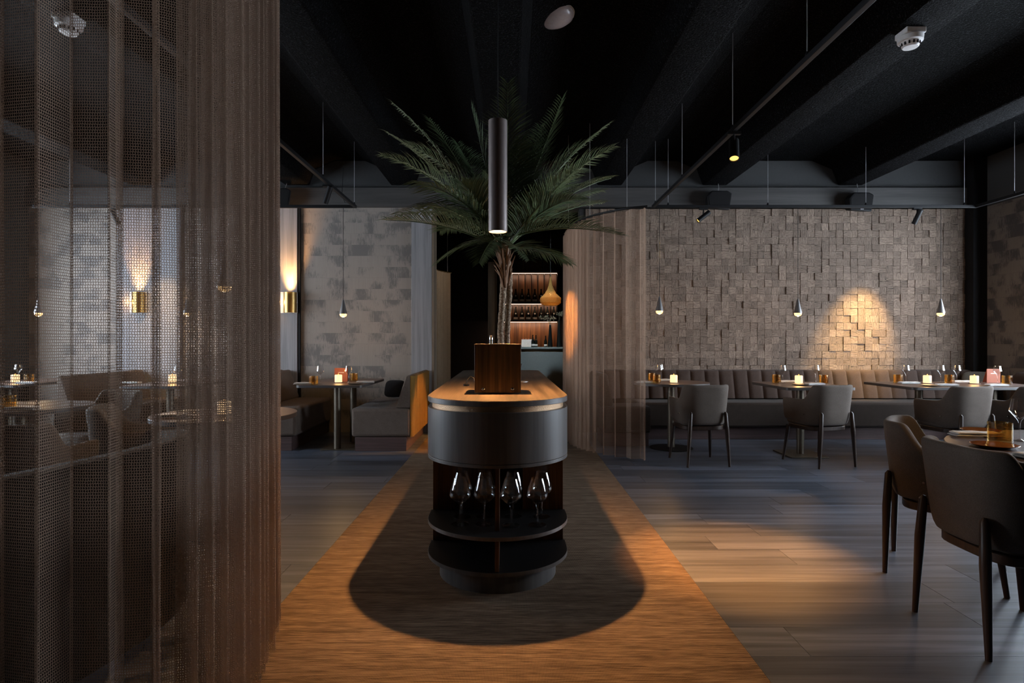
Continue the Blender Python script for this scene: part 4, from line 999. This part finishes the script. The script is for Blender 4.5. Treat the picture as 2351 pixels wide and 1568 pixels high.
# wall sconces on the pilasters
def sconce(x, y, z, label, p=45):
    t = thing('wall_sconce', label, 'wall lamp', (x, y, z), group='brass wall sconces')
    obj('back_plate', MB().box(x - 0.11, x + 0.11, y - 0.012, y, z - 0.14, z + 0.14), M['white'], t, bev=0.003)
    m = MB(); rows = []
    for zz in (-0.135, 0.135):
        row = [(x + 0.02 + 0.085 * math.cos(PI + PI * k / 14), y - 0.013 + 0.085 * math.sin(PI + PI * k / 14), z + zz) for k in range(15)]
        row += [(x + 0.02 + 0.08 * math.cos(2 * PI - PI * k / 14), y - 0.013 + 0.08 * math.sin(2 * PI - PI * k / 14), z + zz) for k in range(15)]
        rows.append(row)
    m.grid(rows, closeu=True); m.f += [tuple(range(30)), tuple(range(59, 29, -1))]
    obj('shade', m, M['brass'], t)
    obj('bulb', MB().lathe([(0.0, -0.02), (0.018, -0.012), (0.02, 0.0), (0.018, 0.012), (0.0, 0.02)], 14, (x - 0.095, y - 0.05, z + 0.005)), M['bulb'], t)
    spot('wall_sconce_light', (x + 0.02, y - 0.085, z + 0.10), (x + 0.02, y + 0.03, z + 0.62), p * 5.5, WARM, 54, 1.0, 0.05)
    point('wall_sconce_glow', (x - 0.135, y - 0.07, z + 0.005), p * 0.05, WARM, 0.02)
sconce(X(664, WY - 0.03), WY - 0.031, Z(695, WY), 'brass wall sconce at the edge of the near curtain')
sconce(X(318, WY - 0.03), WY - 0.031, Z(695, WY), 'brass wall sconce seen through the open curtain mesh')

# loudspeakers, ceiling things
def speaker(px, py, label):
    d = WY - 0.24; x, z = X(px, d), Z(py, d)
    t = thing('loudspeaker', label, 'speaker', (x, d, z), group='wall loudspeakers')
    m = MB(); pr = [(-0.15, -0.10), (0.13, -0.12), (0.16, 0.10), (0.10, 0.135), (-0.10, 0.135), (-0.165, 0.06)]
    fr = [(x + a, d, z + b) for a, b in pr]; bk_ = [(x + a * 0.7 - 0.02, d + 0.17, z + b * 0.85 + 0.02) for a, b in pr]
    m.v = fr + bk_; n = 6; m.f = [tuple(range(n)), tuple(reversed(range(n, 2 * n)))] + [(i, n + i, n + (i + 1) % n, (i + 1) % n) for i in range(n)]
    obj('cabinet', m, M['black'], t, bev=0.014, seg=3)
    obj('grille', MB().add([(x + a * 0.86, d - 0.003, z + b * 0.84) for a, b in pr] + [(x + a * 0.86, d + 0.004, z + b * 0.84) for a, b in pr], [tuple(range(6)), tuple(reversed(range(6, 12)))] + [(i, 6 + i, 6 + (i + 1) % 6, (i + 1) % 6) for i in range(6)]), M['black_lam'], t)
    obj('badge', MB().box(x - 0.02, x + 0.02, d - 0.006, d - 0.003, z - 0.09, z - 0.08), M['rod'], t)
    obj('bracket', MB().tube([(x, d + 0.15, z), (x, WY - 0.052, z + 0.02)], 0.018, 8), M['black'], t)
    obj('cable', MB().tube([(x + 0.02, d + 0.12, z + 0.12), (x + 0.04, d + 0.16, z + 0.22), (x + 0.03, WY - 0.06, z + 0.34)], 0.004, 6), M['rod'], t)
speaker(1653, 461, 'black wall loudspeaker above the left lit track spotlight'); speaker(1979, 465, 'black wall loudspeaker nearer the right corner'); speaker(640, 455, 'black wall loudspeaker half hidden by the near curtain')
dz = CZ; dd = (CZ - H - 0.04) * F / (CY - 43); dx = X(1270, dd)
dm = thing('ceiling_dome', 'unlit opal dome lamp on the black ceiling', 'ceiling lamp', (dx, dd, CZ))
obj('dome', MB().lathe([(0.0, -0.085), (0.06, -0.08), (0.11, -0.062), (0.145, -0.035), (0.152, -0.012)], 36, (dx, dd, CZ)), M['opal'], dm)
obj('ring', MB().lathe([(0.155, -0.014), (0.158, 0.0), (0.0, 0.0)], 36, (dx, dd, CZ - 0.0005)), M['white'], dm)
def detector(px, py, label):
    CZ = 3.29; d = (CZ - H - 0.05) * F / (CY - py); x = X(px, d); t = thing('smoke_detector', label, 'smoke detector', (x, d, CZ), group='smoke detectors')
    obj('mount', MB().box(x - 0.065, x + 0.065, d - 0.065, d + 0.065, CZ - 0.04, CZ - 0.0005), M['white'], t, bev=0.006)
    obj('body', MB().lathe([(0.0, -0.115), (0.045, -0.113), (0.05, -0.108), (0.062, -0.078), (0.075, -0.074), (0.078, -0.045), (0.07, -0.04), (0, -0.04)], 28, (x, d, CZ)), M['white'], t)
    for k in range(14):
        a = 2 * PI * k / 14; obj('vent_slot', MB().tbox((x + 0.0565 * math.cos(a), d + 0.0565 * math.sin(a), CZ - 0.092), (0.006, 0.010, 0.022), Matrix.Rotation(a, 3, 'Z')), M['black_lam'], t)
detector(2090, 88, 'white smoke detector on the dark ceiling at upper right'); detector(158, 55, 'white smoke detector behind the curtain at upper left')

# ---------------------------------------------------------------- bar at the end of the hall
BD = 10.4
bar = thing('bar_counter', 'curved dark steel bar counter at the end of the hall', 'bar', (0.75, 11.3, 0))
def arcpoly(cx, cy, r, r2, a0, a1, n=36):
    o = [(cx + r * math.cos(a0 + (a1 - a0) * k / n), cy + r * math.sin(a0 + (a1 - a0) * k / n)) for k in range(n + 1)]
    i = [(cx + r2 * math.cos(a0 + (a1 - a0) * k / n), cy + r2 * math.sin(a0 + (a1 - a0) * k / n)) for k in range(n + 1)]
    return o + list(reversed(i))
zb2 = Z(797, BD)
obj('front', MB().prism(arcpoly(0.55, 11.5, 1.1, 1.05, PI * 1.02, PI * 1.98), 0.0, zb2 - 0.035), M['steel'], bar)
obj('top', MB().prism(arcpoly(0.55, 11.5, 1.13, 0.72, PI * 1.02, PI * 1.98), zb2 - 0.035, zb2), M['steel'], bar, bev=0.004)
SD = 12.9
sh = thing('bottle_shelf', 'lit wall shelf of dark wood with rows of bottles behind the bar', 'shelf', (0.42, SD, 0))
sx0, sx1 = X(1160, SD), X(1279.5, SD); zs = [Z(627, SD), Z(697.5, SD), Z(738.5, SD)]
obj('back_panel', MB().box(sx0 - 0.1, sx1 + 0.03, SD + 0.2, SD + 0.24, 0.0, zs[0] + 0.3), M['walnut_v'], sh)
for z in zs:
    obj('board', MB().box(sx0 - 0.1, sx1, SD - 0.06, SD + 0.2, z - 0.004, z + 0.022), M['black'], sh)
    obj('light_strip', MB().box(sx0 - 0.08, sx1 - 0.01, SD - 0.062, SD - 0.045, z - 0.016, z - 0.0045), M['led'], sh)
    a = area('shelf_strip_light', ((sx0 + sx1) / 2, SD - 0.052, z - 0.022), (math.radians(22), 0, 0), sx1 - sx0, 0.03, 8.0, (1.0, 0.62, 0.42))
for k in range(9):
    x = X(1176.5 + 14.65 * (k - 1), SD); x = x
    if x > sx1: continue
    obj('upright', MB().box(x - 0.006, x + 0.006, SD - 0.05, SD + 0.2, zs[2] + 0.022, zs[0] - 0.005), M['black'], sh)
me_bot = MB().lathe([(0.0, 0.0), (0.044, 0.0), (0.047, 0.01), (0.047, 0.13), (0.040, 0.165), (0.022, 0.21), (0.0155, 0.24), (0.0155, 0.285), (0.018, 0.287), (0.018, 0.30), (0, 0.30)], 16).mesh('glass_body', True, 50); me_bot.materials.append(M['bottle'])
me_lab = MB().lathe([(0.0478, 0.028), (0.0478, 0.075)], 16, caps=False).mesh('label', True); me_lab.materials.append(M['label'])
me_seal = MB().lathe([(0.0, 0.0), (0.017, 0.001), (0.017, 0.004), (0.0, 0.005)], 12)
me_seal.v = [(x, -0.043 + 0.0 - z + 0.001, y + 0.15) for x, y, z in me_seal.v]; me_seal = me_seal.mesh('seal', True); me_seal.materials.append(M['label'])
ordn = ('first', 'second', 'third', 'fourth', 'fifth', 'sixth', 'seventh')
for row, z in ((0, zs[1] + 0.0225), (1, zs[2] + 0.0225)):
    for k in range(7):
        t = thing('wine_bottle', 'dark wine bottle with pale labels, %s from the left on the %s lit shelf' % (ordn[k], ('upper', 'lower')[row]), 'bottle', (X(1184 + 14.65 * k, SD), SD + 0.05, z), group='bottles on the bar shelf', local=True)
        for nm, me in (('glass_body', me_bot), ('label', me_lab), ('seal', me_seal)):
            o = bpy.data.objects.new(nm, me); C.objects.link(o); o.parent = t
spot('bar_fill_light', (0.35, 8.9, 3.4), (0.45, 10.6, 0.9), 420, (0.8, 0.95, 1.0), 50, 0.8, 0.06)  # added spot to brighten the bar front
spot('hall_fill_light', (-0.72, 8.25, 3.3), (-1.02, 9.15, 1.3), 60, (1.0, 0.8, 0.6), 62, 0.8, 0.05)  # invented fill for the hall curtain and column, not a known lamp
# bar top things
bt_ = zb2 + 0.0005
ct = thing('wine_carton', 'pale carton of bottles standing on the bar', 'carton', (X(1206, BD + 0.25), BD + 0.25, bt_))
x0, x1 = X(1197, BD + 0.25), X(1222, BD + 0.25)
obj('carton', MB().box(x0, x1, BD + 0.18, BD + 0.36, bt_, bt_ + 0.135), M['carton'], ct, bev=0.003)
for k in range(3): obj('bottle_top', MB().lathe([(0.012, 0.135), (0.012, 0.15), (0.0, 0.152)], 10, (x0 + 0.03 + 0.05 * k, BD + 0.26, bt_)), M['menu'], ct)
for px, lb, sc in ((1223.5, 'white labelled bottle beside the carton on the bar', 0.72), (1230.5, 'dark bottle right of the white labelled one on the bar', 0.70), (1252.5, 'short dark bottle beside the tall vases on the bar', 0.66)):
    t = thing('bar_bottle', lb, 'bottle', (X(px, BD + 0.16), BD + 0.16, bt_), group='bottles on the bar', local=True)
    for nm, me in (('glass_body', me_bot), ('label', me_lab)):
        o = bpy.data.objects.new(nm, me); C.objects.link(o); o.parent = t; o.scale = (sc * 0.9,) * 2 + (sc,)
for px, py, lb in ((1263, 746, 'tall slender dark vase with dried branches on the bar'), (1283.5, 735, 'tall dark vase next to the curtain on the bar')):
    d = BD + 0.12; x = X(px, d); hgt = Z(py, d) - bt_
    t = thing('tall_vase', lb, 'vase', (x, d, bt_))
    obj('vase', MB().lathe([(0.0, 0.0), (0.045, 0.0), (0.045, 0.01), (0.032, hgt * 0.45), (0.017, hgt), (0.013, hgt), (0.02, hgt * 0.5), (0.0, 0.02)], 20, (x, d, bt_)), M['vase'], t)
    rnd = random.Random(int(px))
    for k in range(5):
        a = rnd.uniform(-0.9, 0.3) if px < 1270 else rnd.uniform(-0.1, 0.5); p = Vector((x, d, bt_ + hgt * 0.97)); pts = [p]
        for q in range(5): p = p + Vector((0.035 * math.sin(a) * (1 + q * 0.3), rnd.uniform(-0.01, 0.01), 0.055 - 0.012 * q)); pts.append(p)
        m = MB().tube(pts, 0.0025, 5)
        for q in range(16):
            c = pts[2].lerp(pts[5], rnd.random()) + Vector((rnd.uniform(-0.03, 0.03), rnd.uniform(-0.03, 0.03), rnd.uniform(-0.03, 0.03)))
            m.add([c, c + Vector((0.012, 0.004, 0.01)), c + Vector((0.02, 0, -0.006)), c + Vector((0.008, -0.006, -0.012))], [(0, 1, 2), (0, 2, 3), (0, 3, 1), (1, 3, 2)])
        obj('dried_branch', m, M['dry'], t, smooth=False)
# bell lamp
ld = 9.6; lx_ = X(1264, ld); s7 = ld / F / 7.125
prof = [(10, 250), (16, 300), (34, 400), (62, 470), (98, 530), (150, 580), (168, 596), (172, 602), (170, 660), (172, 676), (150, 700), (110, 722), (100, 722), (140, 694), (162, 672), (162, 604), (92, 538), (56, 474), (28, 400), (8, 300)]
zl0 = Z(600 + 722 / 7.125, ld)
lm = thing('bell_lamp', 'woven straw bell lamp glowing over the bar', 'pendant lamp', (lx_, ld, zl0))
obj('woven_shade', MB().lathe([(r * s7, (722 - v) * s7) for r, v in prof], 40, (lx_, ld, zl0), caps=False), M['straw'], lm)
obj('bulb', MB().lathe([(0, -0.03), (0.022, -0.015), (0.024, 0.005), (0.0, 0.03)], 14, (lx_, ld - 0.05, zl0 + (722 - 535) * s7)), M['bulb'], lm)
obj('cord', MB().tube([(lx_, ld, zl0 + (722 - 252) * s7), (lx_, ld, CZ - 0.002)], 0.004, 6), M['black'], lm)
point('bell_lamp_light', (lx_, ld - 0.05, zl0 + 0.10), 4.5, WARM, 0.03)
# dark column and hall curtain
tag(obj('flue_column', MB().lathe([(0.0, 0.0), (0.068, 0.0), (0.068, Z(603, 9.0)), (0.0, Z(603, 9.0))], 28, (X(1130.5, 9.0), 9.0, 0.0031)), M['char']), 'dark round steel column in the hall behind the palm', 'column')
hc = [(-1.32, 8.5), (-1.2, 8.75), (-1.08, 9.1), (-0.95, 9.35)]
o = curtain('hall_curtain', 'brown pleated curtain in the dark hall left of the palm', hc, Z(622, 9.0), 0.03, 0.10, M['hallcloth'], 0.02, 6, 8); o['group'] = 'hall curtains'
hr = thing('curtain_rail', 'thin curved rail of the hall curtain', 'rail', (-1.1, 8.9, Z(620, 9)))
obj('rail', MB().tube([(x, y, Z(622, 9.0) + 0.012) for x, y in dense(hc)], 0.008, 6), M['brass'], hr)
obj('hanger_rod', MB().tube([(-1.0, 9.25, Z(622, 9) + 0.02), (-1.0, 9.25, CZ - 0.002)], 0.003, 6), M['rod'], hr)
for o in bpy.data.objects:
    if '_local' in o.keys(): del o['_local']
